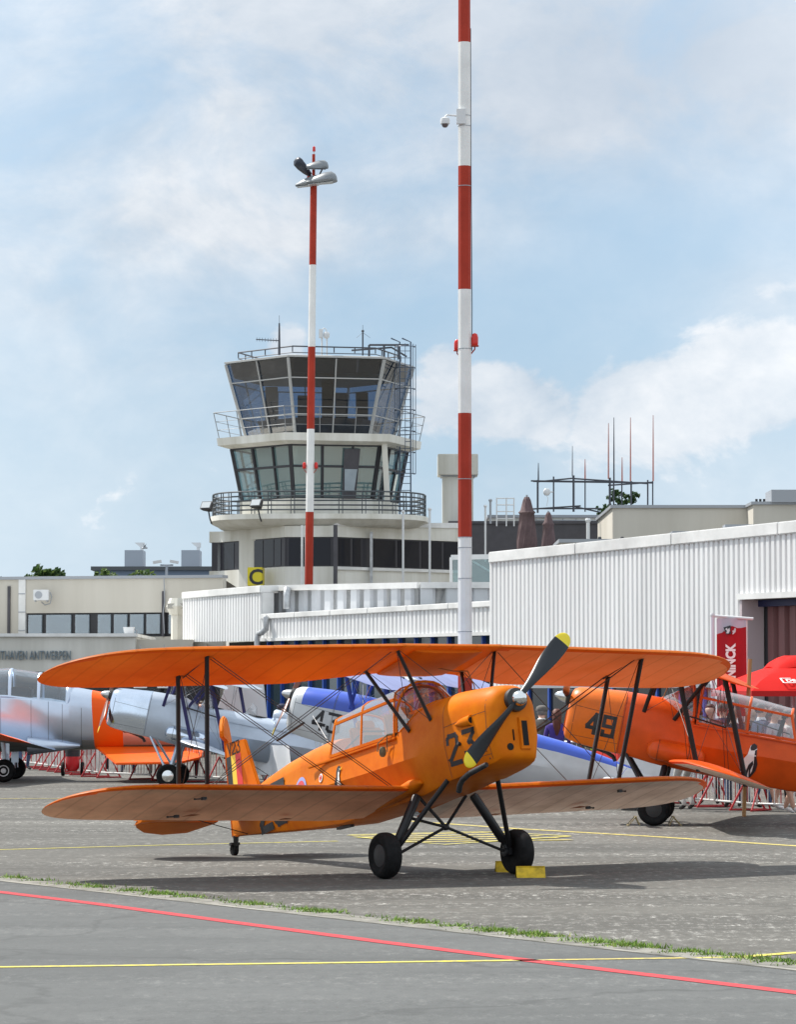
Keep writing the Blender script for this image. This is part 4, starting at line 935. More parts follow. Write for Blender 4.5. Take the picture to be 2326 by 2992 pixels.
# --- long low terminal annex with corrugated bands over blue glazing
def annex():
    PA, PB, PC = XY(537, 102), XY(767, 95), XY(1445, 82)
    root = empty('terminal_annex', (PA.x, PA.y, 0), 'low white corrugated annex with blue framed windows below the control tower', 'building')
    O = Vector((PA.x, PA.y, 0))
    def B(b, nm, m, par=root, **k):
        bmesh.ops.translate(b.bm, verts=b.bm.verts, vec=-O); return b.build(nm, m, par, **k)
    z1 = zof(767, 1711, 95) - .15; z1a = zof(537, 1731, 102) - .15; zb = zof(763, 1871, 95); zba = zof(539, 1876, 102)
    b = MB(); corr(b, PA, PB, zba, z1a - .05, zb, z1 - .05, .25, .045); B(b, 'corrugated_wall', m_wht)
    b = MB(); wallbox(b, PA, PB, zba + .02, z1a - .06, .35, zb + .02, z1 - .06); B(b, 'wall_core', m_whtrim)
    b = MB(); wallbox(b, PA, PB, z1a - .06, z1a + .16, .5, z1 - .06, z1 + .16, front=.09); B(b, 'parapet_trim', m_whtrim, bevel=.02)
    # lower band over the glazing
    z2, z2c = zof(780, 1797, 94.7) - .12, zof(1430, 1760, 82.3) - .12; z3, z3c = zof(780, 1866, 94.7), zof(1430, 1848, 82.3)
    b = MB(); corr(b, PB, PC, z3, z2, z3c, z2c, .235, .045); B(b, 'corrugated_wall', m_wht)
    b = MB(); wallbox(b, PB, PC, z3 + .02, z2, .3, z3c + .02, z2c); B(b, 'wall_core', m_whtrim)
    b = MB(); n = 6
    for k in range(n):
        t0, t1 = k / n, (k + 1) / n; a, c = PB.lerp(PC, t0 + .001), PB.lerp(PC, t1 - .001)
        wallbox(b, a, c, z2 + (z2c - z2) * t0, z2 + (z2c - z2) * t0 + .16, 1.3, z2 + (z2c - z2) * t1, z2 + (z2c - z2) * t1 + .16, front=.09)
    B(b, 'parapet_trim', m_whtrim, bevel=.02)
    b = MB(); wallbox(b, PB, PC, z3 - .07, z3 + .02, .2, z3c - .07, z3c + .02, front=.08); B(b, 'sill_trim', m_whtrim)
    # set-back upper wall, wide ribs
    QB, QC = XY(768, 96.4), XY(1230, 90.5); QD = XY(1470, 90.0)
    zu, zuc, zud = zof(768, 1712, 96.4) - .16, zof(1230, 1702, 90.5) - .16, zof(1470, 1702, 90) - .16
    b = MB(); corr(b, QB, QC, 3.9, zu, 3.9, zuc, .62, .08, .45); corr(b, QC, QD, 3.9, zuc, 3.9, zud, .62, .08, .45); B(b, 'upper_wall', mat('bluish_steel_sheet', (.60, .62, .65), .5, var=.06, vscale=1.1))
    b = MB(); wallbox(b, QB, QC, 3.8, zu, .4, 3.8, zuc); wallbox(b, QC, QD, 3.8, zuc, .4, 3.8, zud); B(b, 'wall_core', m_whtrim)
    b = MB(); wallbox(b, QB, QC, zu, zu + .17, .6, zuc, zuc + .17, front=.14); wallbox(b, QC + Vector((.02, 0, 0)), QD, zuc, zuc + .17, .6, zud, zud + .17, front=.14); B(b, 'upper_trim', m_whtrim)
    b = MB(); b.poly([(PA.x, PA.y + .3, z1a), (PB.x, PB.y + .3, z1), (QD.x, QD.y, z1), (QD.x, QD.y + 12, z1), (PA.x + 3, PA.y + 8, z1a)]); B(b, 'roof', m_conc)
    # glazing
    zg = z3 - .07; n = 22
    n = 15; pan = PC - PB; u = pan.normalized(); nn = Vector((u.y, -u.x, 0)); nn = -nn if nn.y > 0 else nn
    b = MB(); wallbox(b, PB - nn * .25, PC - nn * .25, .3, zg + .05, .05, .3, z3c - .02); B(b, 'glazing', mat('green_grey_glass', (.02, .035, .045), .05, spec=.6))
    for k in range(n + 1):
        p = PB.lerp(PC, k / n); zt = z3 + (z3c - z3) * k / n - .06
        b = MB(); b.box((p.x - nn.x * .2, p.y - nn.y * .2, zt / 2), (.07, .10, zt), Matrix.Rotation(atan2(u.y, u.x), 3, 'Z')); B(b, 'window_mullion', m_bluef)
    b = MB(); wallbox(b, PB - nn * .18, PC - nn * .18, 1.05, 1.15, .06); wallbox(b, PB - nn * .18, PC - nn * .18, 2.55, 2.65, .06); B(b, 'window_rail', m_bluef)
    b = MB(); wallbox(b, PB, PC, 0, .35, .4); B(b, 'plinth', m_conc)
    ud = (PB - PA).normalized(); na = Vector((ud.y, -ud.x, 0)); na = -na if na.y > 0 else na
    b = MB(); wallbox(b, PA - na * 1.5, PB - na * 1.5, 0, zba + .0, .3); B(b, 'recessed_glass_wall', mat('dark_void_glass', (.018, .020, .024), .12))
    for px in (560, 640, 700, 752):
        D = 102 - 7 * (px - 537) / 230; p = XY(px, D) - na * 1.2; b = MB(); b.box((p.x, p.y, 1.6), (.12, .12, 3.2)); B(b, 'dark_post', m_blk)
    # drain pipes
    def pp(px, D, f): q = XY(px, D) - nn * 0; return q + nn * f
    b = MB(); p = pp(795, 94.4, .2); za, zc = zof(795, 1812, 94.4), zof(795, 1848, 94.4); p2 = pp(771, 94.8, .22)
    b.tube([(p.x, p.y + .2, za + .08), (p.x, p.y, za + .05), (p.x, p.y, za - .1), (p.x, p.y, zc + .1), (p.x - .12, p.y + .02, zc), (p2.x + .06, p2.y, zc - .02), (p2.x, p2.y, zc - .16), (p2.x, p2.y, .05)], .085, 12); B(b, 'drain_pipe', m_gut, smooth=50)
    b = MB(); p = XY(838, 94.6); za, zc = zof(838, 1725, 95), z2 + .1
    b.tube([(p.x, p.y + .7, za + .02), (p.x, p.y + .0, za), (p.x, p.y - .1, za - .16), (p.x, p.y - .1, zc + .2)], .11, 12); B(b, 'drain_pipe', m_gut, smooth=50)
annex()

# --- hexagonal control tower on the terminal roof
def tower():
    cx, cy = -3.16, 130.2; t0 = R(12.5)
    root = empty('control_tower', (cx, cy, 0), 'airport control tower with slanting dark glass cab above a second glazed storey', 'control tower')
    def hexp(r, z, rot=0.0, n=6):
        # vertices so that one face (direction 10 degrees) looks at the camera
        return [Vector((r * cos(t0 - pi / 2 - pi / n + 2 * pi * k / n + rot), r * sin(t0 - pi / 2 - pi / n + 2 * pi * k / n + rot), z)) for k in range(n)]
    zr, zb = 15.1, 12.05; m_fr = mat('pale_cab_frame', (.40, .40, .39), .5)
    # cab: roof, glass, frames
    RT, RB = 3.87, 3.02; m_fr = mat('pale_cab_frame', (.50, .50, .48), .5)
    b = MB(); b.loft([hexp(RT + .05, zr - .05), hexp(RT + .05, zr + .02), hexp(RT - .2, zr + .06)]); B = b.build('cab_roof', m_fr, root)
    b = MB(); b.loft([hexp(RB - .06, zb), hexp(RT - .06, zr - .07)], cap=False); b.build('cab_glass', glass('see_through_cab_glass', (.30, .40, .52), .05, .02, .0, (.03, .05, .08)), root)
    b = MB(); b.loft([hexp(RT - .35, zr - .62), hexp(RT - .2, zr - .08)]); b.build('cab_ceiling', m_blk, root)
    b = MB(); b.loft([hexp(RB - .7, zb), hexp(RB - .45, zb + .72)]); b.build('control_desks', m_char, root)
    for xx, yy, hh in ((-1.9, -.9, 1.1), (-.6, -1.6, .9), (.9, -1.4, 1.0), (1.7, .3, 1.2), (-2.0, 1.1, 1.5), (.3, 1.2, 2.2)):
        b = MB(); b.box((xx, yy, zb + .75 + hh / 2), (.5, .3, hh)); b.build('console', m_blk, root)
    for k in range(6):
        A, C = hexp(RB, zb), hexp(RT, zr - .08); a, c, a2, c2 = A[k], C[k], A[(k + 1) % 6], C[(k + 1) % 6]
        b = MB(); b.beam(a, c, .10, .10, up=(a.x, a.y, 0)); b.build('corner_post', m_fr, root)
        b = MB(); m0, m1 = (a + a2) / 2, (c + c2) / 2; b.beam(m0, m1, .05, .05, up=(m0.x, m0.y, 0))
        for f in (.27, .745):
            b.beam(a.lerp(c, f), a2.lerp(c2, f), .045, .045, up=(m0.x, m0.y, 0))
        b.build('glazing_bar', m_fr, root)
    # desks and blinds seen as dim shapes inside are left to reflections; low wall inside
    # balcony slab
    b = MB(); b.loft([hexp(3.72, zb - .42), hexp(4.18, zb - .30), hexp(4.22, zb), ]); b.build('balcony_slab', m_render, root)
    b = MB(); HR = hexp(4.35, zb + 1.02); HB = hexp(4.12, zb)
    for k in range(6):
        a, c = HR[k], HR[(k + 1) % 6]; b.tube([a, c], .018, 6); b.tube([a.lerp(HB[k], .35), c.lerp(HB[(k + 1) % 6], .35)], .010, 5); b.tube([a.lerp(HB[k], .68), c.lerp(HB[(k + 1) % 6], .68)], .010, 5)
        for f in (0, .33, .67): b.tube([HB[k].lerp(HB[(k + 1) % 6], f), a.lerp(c, f)], .018, 5)
    b.build('upper_railing', mat('grey_rail', (.28, .29, .30), .5, .4), root)
    # middle storey
    z2, z3 = 11.62, 9.52; M2, M3 = 3.62, 3.18
    b = MB(); b.loft([hexp(M3 - .9, z3), hexp(M2 - .9, z2)], cap=False); b.build('room_curtains', mat('pale_green_blind', (.50, .58, .58), .8), root)
    b = MB(); b.loft([hexp(M3 - .05, z3), hexp(M2 - .05, z2)], cap=False); b.build('room_glass', glass('room_glass', (.62, .78, .80), .22, .03, .10, (.45, .55, .55)), root)
    for k in range(6):
        A, C = hexp(M3, z3), hexp(M2, z2); a, c, a2, c2 = A[k], C[k], A[(k + 1) % 6], C[(k + 1) % 6]; m0 = (a + a2) / 2
        b = MB(); b.beam(a, c, .13, .13, up=(a.x, a.y, 0))
        b.build('corner_post', m_blk, root)
        b = MB(); b.beam(a.lerp(c, .60), a2.lerp(c2, .60), .09, .09, up=(m0.x, m0.y, 0)); b.beam(a.lerp(a2, .36), c.lerp(c2, .36), .10, .10, up=(m0.x, m0.y, 0)); b.beam(a.lerp(a2, .70), c.lerp(c2, .70), .08, .08, up=(m0.x, m0.y, 0)); b.beam(a, a2, .1, .12, up=(m0.x, m0.y, 0)); b.beam(c, c2, .1, .12, up=(m0.x, m0.y, 0))
        b.build('glazing_bar', m_blk, root)
    A, C = hexp(M3, z3), hexp(M2, z2)
    a = A[0].lerp(A[1], .60); c = C[0].lerp(C[1], .60); a2 = A[0].lerp(A[1], .78); c2 = C[0].lerp(C[1], .78); o_ = Vector((.02, -.12, 0))
    b = MB(); b.prism([a + o_, a2 + o_, a2.lerp(c2, .93) + o_, a.lerp(c, .93) + o_], (0, .06, 0)); dr = b.build('door', m_char, root)
    b = MB(); b.prism([a.lerp(a2, .2).lerp(c, .14) + o_ * 1.3, a.lerp(a2, .8).lerp(c2, .14) + o_ * 1.3, a.lerp(a2, .8).lerp(c2, .55) + o_ * 1.3, a.lerp(a2, .2).lerp(c, .55) + o_ * 1.3], (0, .02, 0)); b.build('door_glass', m_cur, dr)
    b = MB(); b.beam((2.75, -2.6, 9.3), (2.62, -2.75, 11.7), .22, .22); b.build('white_column', m_render, root)
    # plinth wall under the middle storey
    b = MB(); b.loft([hexp(3.25, 8.7), hexp(3.25, z3)]); b.build('storey_wall', m_render, root)
    # lower balcony: rounded slab, wide
    def oval(r, z, n=36): return [Vector((-.0 + (r * .905) * abs(cos(a)) ** .62 * (1 if cos(a) > 0 else -1), r * .84 * abs(sin(a)) ** .62 * (1 if sin(a) > 0 else -1), z)) for a in [2 * pi * (k + .5) / n for k in range(n)]]
    b = MB(); b.loft([oval(4.05, 8.38), oval(4.45, 8.45), oval(4.6, 8.55), oval(4.85, 8.66), oval(4.85, 8.86)]); b.build('lower_balcony', m_render, root, smooth=30)
    b = MB(); rl = oval(4.72, 0, 36)
    for z in (9.02, 9.20, 9.38, 9.56):
        b.tube([p + Vector((0, 0, z)) for p in rl] + [rl[0] + Vector((0, 0, z))], .032, 5, cap=False)
    b.tube([p + Vector((0, 0, 9.74)) for p in rl] + [rl[0] + Vector((0, 0, 9.74))], .035, 6, cap=False)
    for k in range(0, 36, 1):
        p = rl[k]; q = Vector((-p.y, p.x, 0)).normalized() * .05
        if True: b.beam(p + Vector((0, 0, 8.86)) + q, p + Vector((0, 0, 9.75)) + q, .035, .05); b.beam(p + Vector((0, 0, 8.86)) - q * 2, p + Vector((0, 0, 9.75)) - q * 2, .035, .05)
    b.build('lower_railing', mat('dark_grey_rail', (.07, .08, .09), .5), root)
    # base drum down to the ground behind the terminal front
    b = MB(); b.loft([hexp(3.3, 0), hexp(3.3, 8.7)]); b.build('shaft', m_render, root)
    # caged ladder on the right
    b = MB(); lx, ly = 3.45, -1.2
    for sx in (-.22, .22): b.tube([(lx + sx, ly, 8.9), (lx + sx, ly, 15.9), (lx + sx - .35, ly, 16.05)], .035, 6)
    z = 9.1
    while z < 15.8: b.tube([(lx - .22, ly, z), (lx + .22, ly, z)], .014, 4); z += .28
    b.build('ladder', mat('blue_grey_steel', (.10, .13, .18), .5, .3), root)
    b = MB(); z = 10.6
    while z < 15.9:
        b.tube([(lx - .3 + .0, ly, z)] + [(lx + .42 * sin(a) * 1.0, ly - .42 - .38 * cos(a) + .38, z) for a in [(-.9 + 1.8 * k / 8) * pi / 1.0 * .6 for k in range(9)]] + [(lx + .3, ly, z)], .018, 4); z += .85
    for a in (-.9, -.45, 0, .45, .9): b.tube([(lx + .42 * sin(a * 1.88), ly - .04 - .38 * cos(a * 1.88), 10.6), (lx + .42 * sin(a * 1.88), ly - .04 - .38 * cos(a * 1.88), 15.8)], .014, 4)
    b.build('ladder_cage', mat('blue_grey_steel'), root)
    # roof rail and gear
    b = MB(); RR = hexp(3.35, 15.52)
    for k in range(6):
        a, c = RR[k], RR[(k + 1) % 6]; b.tube([a, c], .03, 6); b.tube([a - Vector((0, 0, .25)), c - Vector((0, 0, .25))], .018, 5)
        for f in (0, .25, .5, .75): p = a.lerp(c, f); b.tube([(p.x, p.y, 15.3), p], .025, 5)
    for x in (2.0, 2.6, 3.2): b.tube([(x, -1.2, 15.2), (x, -1.2, 15.78)], .05, 6)
    b.tube([(2.0, -1.2, 15.78), (3.6, -1.2, 15.78)], .045, 6); b.tube([(1.3, -1.3, 15.55), (2.9, -1.0, 15.7), (3.5, -.4, 15.4)], .04, 6)
    b.build('roof_railing', mat('dark_steel', (.06, .065, .08), .5, .3), root)
    return root, cx, cy
TW, TCX, TCY = tower()
# antennas and cameras on the tower roof: things of their own
m_stl = mat('dark_steel'); m_lt = mat('light_grey_plastic', (.62, .63, .64), .5)
def T3(px, py, D=128.0): return at(px, py, D)
p = T3(816, 1022, 127.3)
b = MB(); b.tube([(p.x, p.y, 15.2), (p.x, p.y, p.z), (p.x, p.y, zof(816, 945, 127.3))], [.05, .05, .03], 8); b.tube([(p.x, p.y, zof(816, 945, 127.3)), (p.x, p.y, zof(816, 922, 127.3))], .008, 5)
zz = zof(816, 996, 127.3); b.tube([(p.x, p.y, zz), (p.x - .92, p.y, zz + .05)], .022, 6)
for k in range(8): b.tube([(p.x - .12 - k * .11, p.y, zz - .07 + .006 * k), (p.x - .12 - k * .11, p.y, zz + .09 + .006 * k)], .008, 4)
tag(b.build('yagi_antenna', m_stl), 'thin roof mast with a sideways comb antenna on the left of the tower cab', 'antenna')
b = MB(); p = T3(1060, 1018, 127.5); b.tube([(p.x, p.y, 15.2), (p.x, p.y, zof(1060, 972, 127.5))], .035, 6); b.sphere((p.x, p.y, zof(1060, 968, 127.5)), .06, 8); b.tube([(p.x, p.y, zof(1060, 968, 127.5)), (p.x, p.y, zof(1060, 950, 127.5))], .008, 4)
b.tube([(p.x, p.y, zof(1060, 972, 127.5)), (p.x - .25, p.y, 15.9)], .006, 4); b.tube([(p.x, p.y, zof(1060, 972, 127.5)), (p.x + .3, p.y, 15.9)], .006, 4)
tag(b.build('whip_antenna', m_stl), 'single whip antenna standing on the right half of the tower roof', 'antenna')
e = empty('dome_camera', T3(948, 1018, 127.5), 'white dome camera and box on two poles on the tower roof', 'camera')
o = e.location; b = MB(); b.tube([(-.10, 0, -.6), (-.10, 0, .72)], .035, 8); b.tube([(.10, 0, -.6), (.10, 0, .42)], .03, 8); b.build('pole', m_lt, e)
b = MB(); b.box((-.14, 0, .58), (.16, .2, .36)); b.build('control_box', m_lt, e, bevel=.02)
b = MB(); b.tube([(-.1, 0, .72), (-.02, 0, .8), (.06, 0, .76), (.08, 0, .68)], .02, 8); b.sphere((.08, 0, .5), .13, 14); b.lathe([(.13, 0), (.12, .07), (.05, .12)], (.08, 0, .54), (0, 0, 1), 16); b.build('dome', m_lt, e, smooth=60)

# --- terminal block under the tower
def terminal():
    V = [(-6.3, 142.0), (-7.28, 131.2), (-4.45, 126.6), (-2.45, 126.4), (2.6, 130.6), (9.5, 130.6)]
    root = empty('terminal_block', (-2.4, 128, 0), 'white terminal block with a dark window band directly under the tower', 'building'); O = Vector((-2.4, 128, 0))
    def B(b, nm, m, par=root, **k):
        bmesh.ops.translate(b.bm, verts=b.bm.verts, vec=-O); return b.build(nm, m, par, **k)
    zt, z1, z0 = 8.42, 7.96, 6.80
    zts = [8.4, 8.4, 8.4, 8.4, 8.62, 8.62]
    for i in range(5):
        a, c = Vector((*V[i], 0)), Vector((*V[i + 1], 0))
        if i == 4: continue
        b = MB(); wallbox(b, a, c, 0, z0, .4); wallbox(b, a, c, z1, zts[i], .4, z1, zts[i + 1] if i < 4 else 8.62); B(b, 'wall', m_render)
        b = MB(); wallbox(b, a, c, z0 + .002, z1 - .002, .3, front=-.06); B(b, 'window_band', mat('dark_band', (.030, .029, .038), .45))
    def win(i, t0, t1, frame=.05):
        a, c = Vector((*V[i], 0)), Vector((*V[i + 1], 0)); d = c - a
        b = MB(); wallbox(b, a + d * t0, a + d * t1, z0 + .05, z1 - .05, .1, front=-.045); w = B(b, 'window', m_dglass)
    for i, t0, t1 in ((1, .06, .22), (1, .38, .48), (1, .50, .66), (1, .68, .82), (1, .84, .93), (2, .08, .48), (2, .52, .90), (3, .03, .12), (3, .14, .20), (3, .30, .47), (3, .49, .66), (3, .68, .84), (3, .86, .99)): win(i, t0, t1)
    b = MB(); wallbox(b, Vector((*V[3], 0)), Vector((*V[4], 0)), z0 - .12, z0, .2, front=.08); wallbox(b, Vector((*V[3], 0)), Vector((*V[4], 0)), zts[3], 8.5, .5, 8.5, 8.72, front=.05); B(b, 'sill', m_whtrim)
    b = MB(); b.poly([(v[0], v[1], 8.39) for v in V[:5]] + [(2.6, 142, 8.39), (-9, 142, 8.39)]); B(b, 'roof', m_conc)
    for px, D, w in ((980, 126.2, .10), (1085, 127.6, .07)):
        p = XY(px, D); b = MB(); b.box((p.x, p.y - .25, 6.9 if w == .1 else 6.7), (w * 1.6, .12, 3.0)); B(b, 'drain_pipe', m_char if w == .1 else m_gut)
    for px, D in ((882, 126.3),):
        p = XY(px, D); b = MB(); b.tube([(p.x, p.y - .15, 5.5), (p.x, p.y - .15, 8.4)], .05, 6); b.tube([(p.x + .14, p.y - .15, 5.5), (p.x + .14, p.y - .15, 8.4)], .04, 6); B(b, 'conduit', m_whtrim)
terminal()
def pole(nm, px, D, y0, y1, r, label, cat, m=None):
    p = XY(px, D); b = MB(); b.tube([(p.x, D, zof(px, y0, D)), (p.x, D, zof(px, y1, D))], r, 8); b.sphere((p.x, D, zof(px, y1, D)), r * 1.7, 8)
    return tag(b.build(nm, m or m_lt), label, cat)
pole('flagpole', 1178, 126, 1735, 1495, .045, 'slim white pole in front of the dark window band, left of the mast', 'pole')
pole('flagpole', 1256, 126, 1735, 1488, .045, 'slim white pole close to the left side of the big mast', 'pole')
# yellow C sign
e = empty('letter_sign', at(748, 1685, 127.4), 'yellow square sign with a black letter C on the tower base', 'sign'); e.rotation_euler = (0, 0, R(-8))
s_ = 128.0 / FPX; b = MB(); b.box((0, 0, 0), (44 * s_, .5, 54 * s_)); b.build('sign_box', mat('sign_yellow', (.72, .60, .02), .45), e, bevel=.02)
text_mesh('C', 62 * s_, 'sign_letter', m_blk, frame((-.25, -.262, -.30), (1, 0, 0), (0, 0, 1)), e, extrude=.004, bold=.018)
# floodlights on the lower balcony
def balcony_light(px, py, label):
    e = empty('balcony_floodlight', at(px, py, 125.6), label, 'floodlight', 'floodlights on the balcony railing')
    b = MB(); b.loft([[Vector((x * w, y, z * h)) for x, z in ((-1, -1), (1, -1), (1, 1), (-1, 1))] for y, w, h in ((-.28, .24, .17), (-.1, .2, .14), (.1, .08, .07))]); o = b.build('lamp_housing', m_blk, e)
    b = MB(); b.box((0, -.29, 0), (.40, .015, .26)); b.build('lamp_glass', mat('lamp_glass', (.45, .48, .5), .2), e)
    b = MB(); b.tube([(0, 0, -.12), (.1, .1, -.4), (.1, .3, -.5)], .03, 6); b.build('bracket', m_blk, e); e.rotation_euler = (R(-30), 0, R(-30)); return e
balcony_light(612, 1487, 'black floodlight at the left end of the lower tower balcony'); balcony_light(757, 1480, 'black floodlight on the balcony rail left of the striped lamp mast')

# --- chimney, dark clad block and roofs between mast and hangar
def blk(nm, pxa, pxb, D, ya, yb, dep, m, label, cat, parts=(), zb=0):
    a, c = at(pxa, ya, D), at(pxb, ya, D); e = empty(nm, (a.x, D, 0), label, cat)
    b = MB(); b.box(((c.x - a.x) / 2, dep / 2, (a.z + zb) / 2), (c.x - a.x, dep, a.z - zb)); b.build('wall', m, e)
    b = MB(); b.box(((c.x - a.x) / 2, dep / 2, a.z + .05), (c.x - a.x + .16, dep + .16, .11)); b.build('roof_cap', m_stain if m is not m_char else m_char, e)
    return e, a, c
e, a, c = blk('roof_chimney', 1293, 1383, 133, 1392, 1500, 1.2, m_render, 'square white chimney with a wider cap behind the big mast', 'chimney')
b = MB(); b.box(((c.x - a.x) / 2, .6, a.z + .48), (1.66, 1.7, .86)); b.build('chimney_cap', m_render, e, bevel=.02)
blk('clad_block', 1316, 1795, 131, 1530, 1640, 8, m_char, 'long dark grey clad block behind the closed parasols', 'building')
e, a, c = blk('white_roof_block', 1430, 1795, 134, 1512, 1640, 6, m_render, 'white rooftop storey under the scaffold antenna frame', 'building')
for k in range(6):
    b = MB(); b.tube([(1.4 + k * .55, -.1, a.z - .62), (1.4 + k * .55, -.1, a.z - .05)], .02, 5); b.build('rail_post', m_stain, e)
b = MB(); b.tube([(1.2, -.1, a.z - .1), (4.9, -.1, a.z - .15)], .02, 5); b.build('roof_rail', m_stain, e)
blk('pale_roof_block', 1790, 2206, 120, 1484, 1600, 9, m_beige, 'pale grey rooftop block right of the antenna frame', 'building')
e, a, c = blk('grey_roof_block', 2201, 2600, 118, 1474, 1600, 9, m_beige, 'tallest grey rooftop block at the right edge', 'building')
b = MB(); b.box((2.1, .8, a.z + .30), (2.9, 2.0, .46)); b.build('louvre_housing', m_stain, e); 
for k in range(5):
    b = MB(); b.tube([(.12 + k * .0 + (.0, .14, .28, 2.2, 2.6)[k], .0, a.z + .05), (.12 + (.0, .14, .28, 2.2, 2.6)[k], 0, a.z + .2)], .05, 6); b.build('roof_vent', m_blk, e)
e, a, c = blk('low_roof_block', 1640, 2060, 100, 1585, 1650, 6, m_beige, 'low pale parapet block just above the hangar roof', 'building')
for k in (1.2, 1.9, 2.6, 3.3):
    b = MB(); b.sphere((k, .1, a.z + .14), .06, 8); b.build('roof_vent', m_blk, e)
e, a, c = blk('stepped_roof_block', 1972, 2330, 98, 1562, 1650, 5, m_beige, 'stepped pale parapet block with a small grey box on top', 'building')
b = MB(); b.box((2.0, .6, a.z + .2), (.9, .8, .24)); b.build('roof_box', m_stain, e)
e = empty('glass_balustrade', at(1318, 1690, 92), 'glass terrace screen in a pale frame between mast and hangar', 'glass screen')
b = MB(); w = 118 * 92 / FPX
for q in (((0, 0, -.3), (0, 0, .60)), ((0, 0, .60), (w, 0, .62)), ((0, 0, -.3), (w, 0, -.3))): b.beam(q[0], q[1], .08, .14)
b.beam((.62, .05, .50), (w, .05, .18), .05, .05); b.build('screen_frame', m_lt, e)
b = MB(); b.box((w / 2, .02, .15), (w - .1, .02, .84)); b.build('screen_glass', glass('green_glass', (.55, .72, .74), .18, .03, .15, (.3, .45, .45)), e)

# --- scaffold frame with whip antennas on the roof
def rack():
    D = 128.0; s_ = D / FPX; K = lambda x, y: at(1200 + .663 * x, 1250 + .663 * y, D)
    e = empty('antenna_frame', K(700, 375), 'scaffold pipe frame carrying whip antennas on the white roof', 'antenna frame'); O = e.location.copy()
    q = lambda x, y, dy=0: K(x, y) - O + Vector((0, dy, 0))
    b = MB()
    for (xa, ya, xb, yb) in ((530, 234, 870, 238), (558, 238, 720, 222), (540, 236, 1070, 243), (560, 356, 840, 356), (535, 358, 750, 344), (720, 224, 1045, 246), (870, 254, 1068, 240), (716, 346, 835, 372)): b.tube([q(xa, ya), q(xb, yb)], .035, 6)
    b.build('horizontal_pipe', m_stl, e)
    for x, y0, y1, r in ((560, 230, 375, .045), (630, 215, 370, .035), (718, 210, 370, .05), (769, 225, 370, .03), (878, 220, 370, .05), (895, 235, 370, .035), (931, 235, 370, .03), (972, 235, 370, .04), (1045, 230, 370, .035), (1067, 235, 370, .03)):
        b = MB(); b.tube([q(x, y1), q(x, y0)], r, 6); b.build('upright_pipe', m_stl, e)
    for x, y0, y1, m in ((563, 155, 235, m_stl), (713, 80, 215, m_stain), (769, 138, 225, m_redp), (872, -20, 225, m_redp), (896, -45, 235, m_stl), (932, 130, 235, m_redp), (969, -45, 235, m_redp), (1069, -55, 235, m_redp)):
        b = MB(); b.tube([q(x, y1), q(x, (y0 + y1) / 2), q(x, y0)], [.035, .028, .014], 6); b.build('whip_aerial', m if m is not m_redp else mat('faded_red_aerial', (.42, .16, .13), .6), e)
    b = MB(); p = q(600, 283); b.sphere(p, .16, 12, (.9, .5, 1)); b.tube([p, q(632, 283)], .03, 6); b.tube([p + Vector((.0, 0, -.15)), q(606, 310), q(600, 345)], .012, 5); b.build('dish', m_lt, e, smooth=60)
rack()
e = empty('roof_ladder_frame', at(1476, 1530, 127), 'small white open ladder frame on the white roof', 'roof ladder')
b = MB()
for x in (-.33, .05, .35): b.tube([(x, 0, -.1), (x, 0, 1.02)], .03, 6)
for z in (.2, .48, .74, 1.0): b.tube([(-.33, 0, z), (.35, 0, z)], .025, 6)
b.build('ladder_rails', m_lt, e)
pole('vent_pipe', 1419, 126, 1640, 1479, .04, 'thin pole with a cap standing nearest the big mast on its right', 'pole')
pole('vent_pipe', 1434, 127, 1530, 1462, .045, 'short capped pole left of the ladder frame', 'pole', m_stain)
pole('roof_pipe', 1720, 110, 1585, 1520, .06, 'short white pipe above the dark block, right of the parasols', 'pipe')
def parasol(px, y0, y1, D, r, label):
    e = empty('closed_parasol', (at(px, y0, D).x, D, zof(px, y0, D)), label, 'parasol', 'closed parasols on the roof terrace'); H = zof(px, y1, D) - zof(px, y0, D)
    b = MB(); n = 20; rings = []
    for t, k in ((0, .75), (.05, .95), (.3, 1.0), (.55, .85), (.72, .72), (.74, .85), (.78, .62), (.93, .38), (.98, .22)):
        rings.append([Vector((r * k * (1 + .10 * (1 if j % 2 else -1)) * cos(2 * pi * j / n + t), r * k * (1 + .10 * (1 if j % 2 else -1)) * sin(2 * pi * j / n + t), H * t)) for j in range(n)])
    b.loft(rings); b.build('canopy', mat('brown_canvas', (.115, .075, .078), .85, var=.2, vscale=3), e, smooth=70)
    b = MB(); b.tube([(0, 0, -1.0), (0, 0, H * 1.01)], .035, 6); b.build('pole', m_stain, e)
parasol(1540, 1640, 1448, 98, .29, 'taller closed brown parasol, the left one on the roof terrace')
parasol(1603, 1640, 1494, 104, .22, 'shorter closed brown parasol, the right one on the roof terrace')

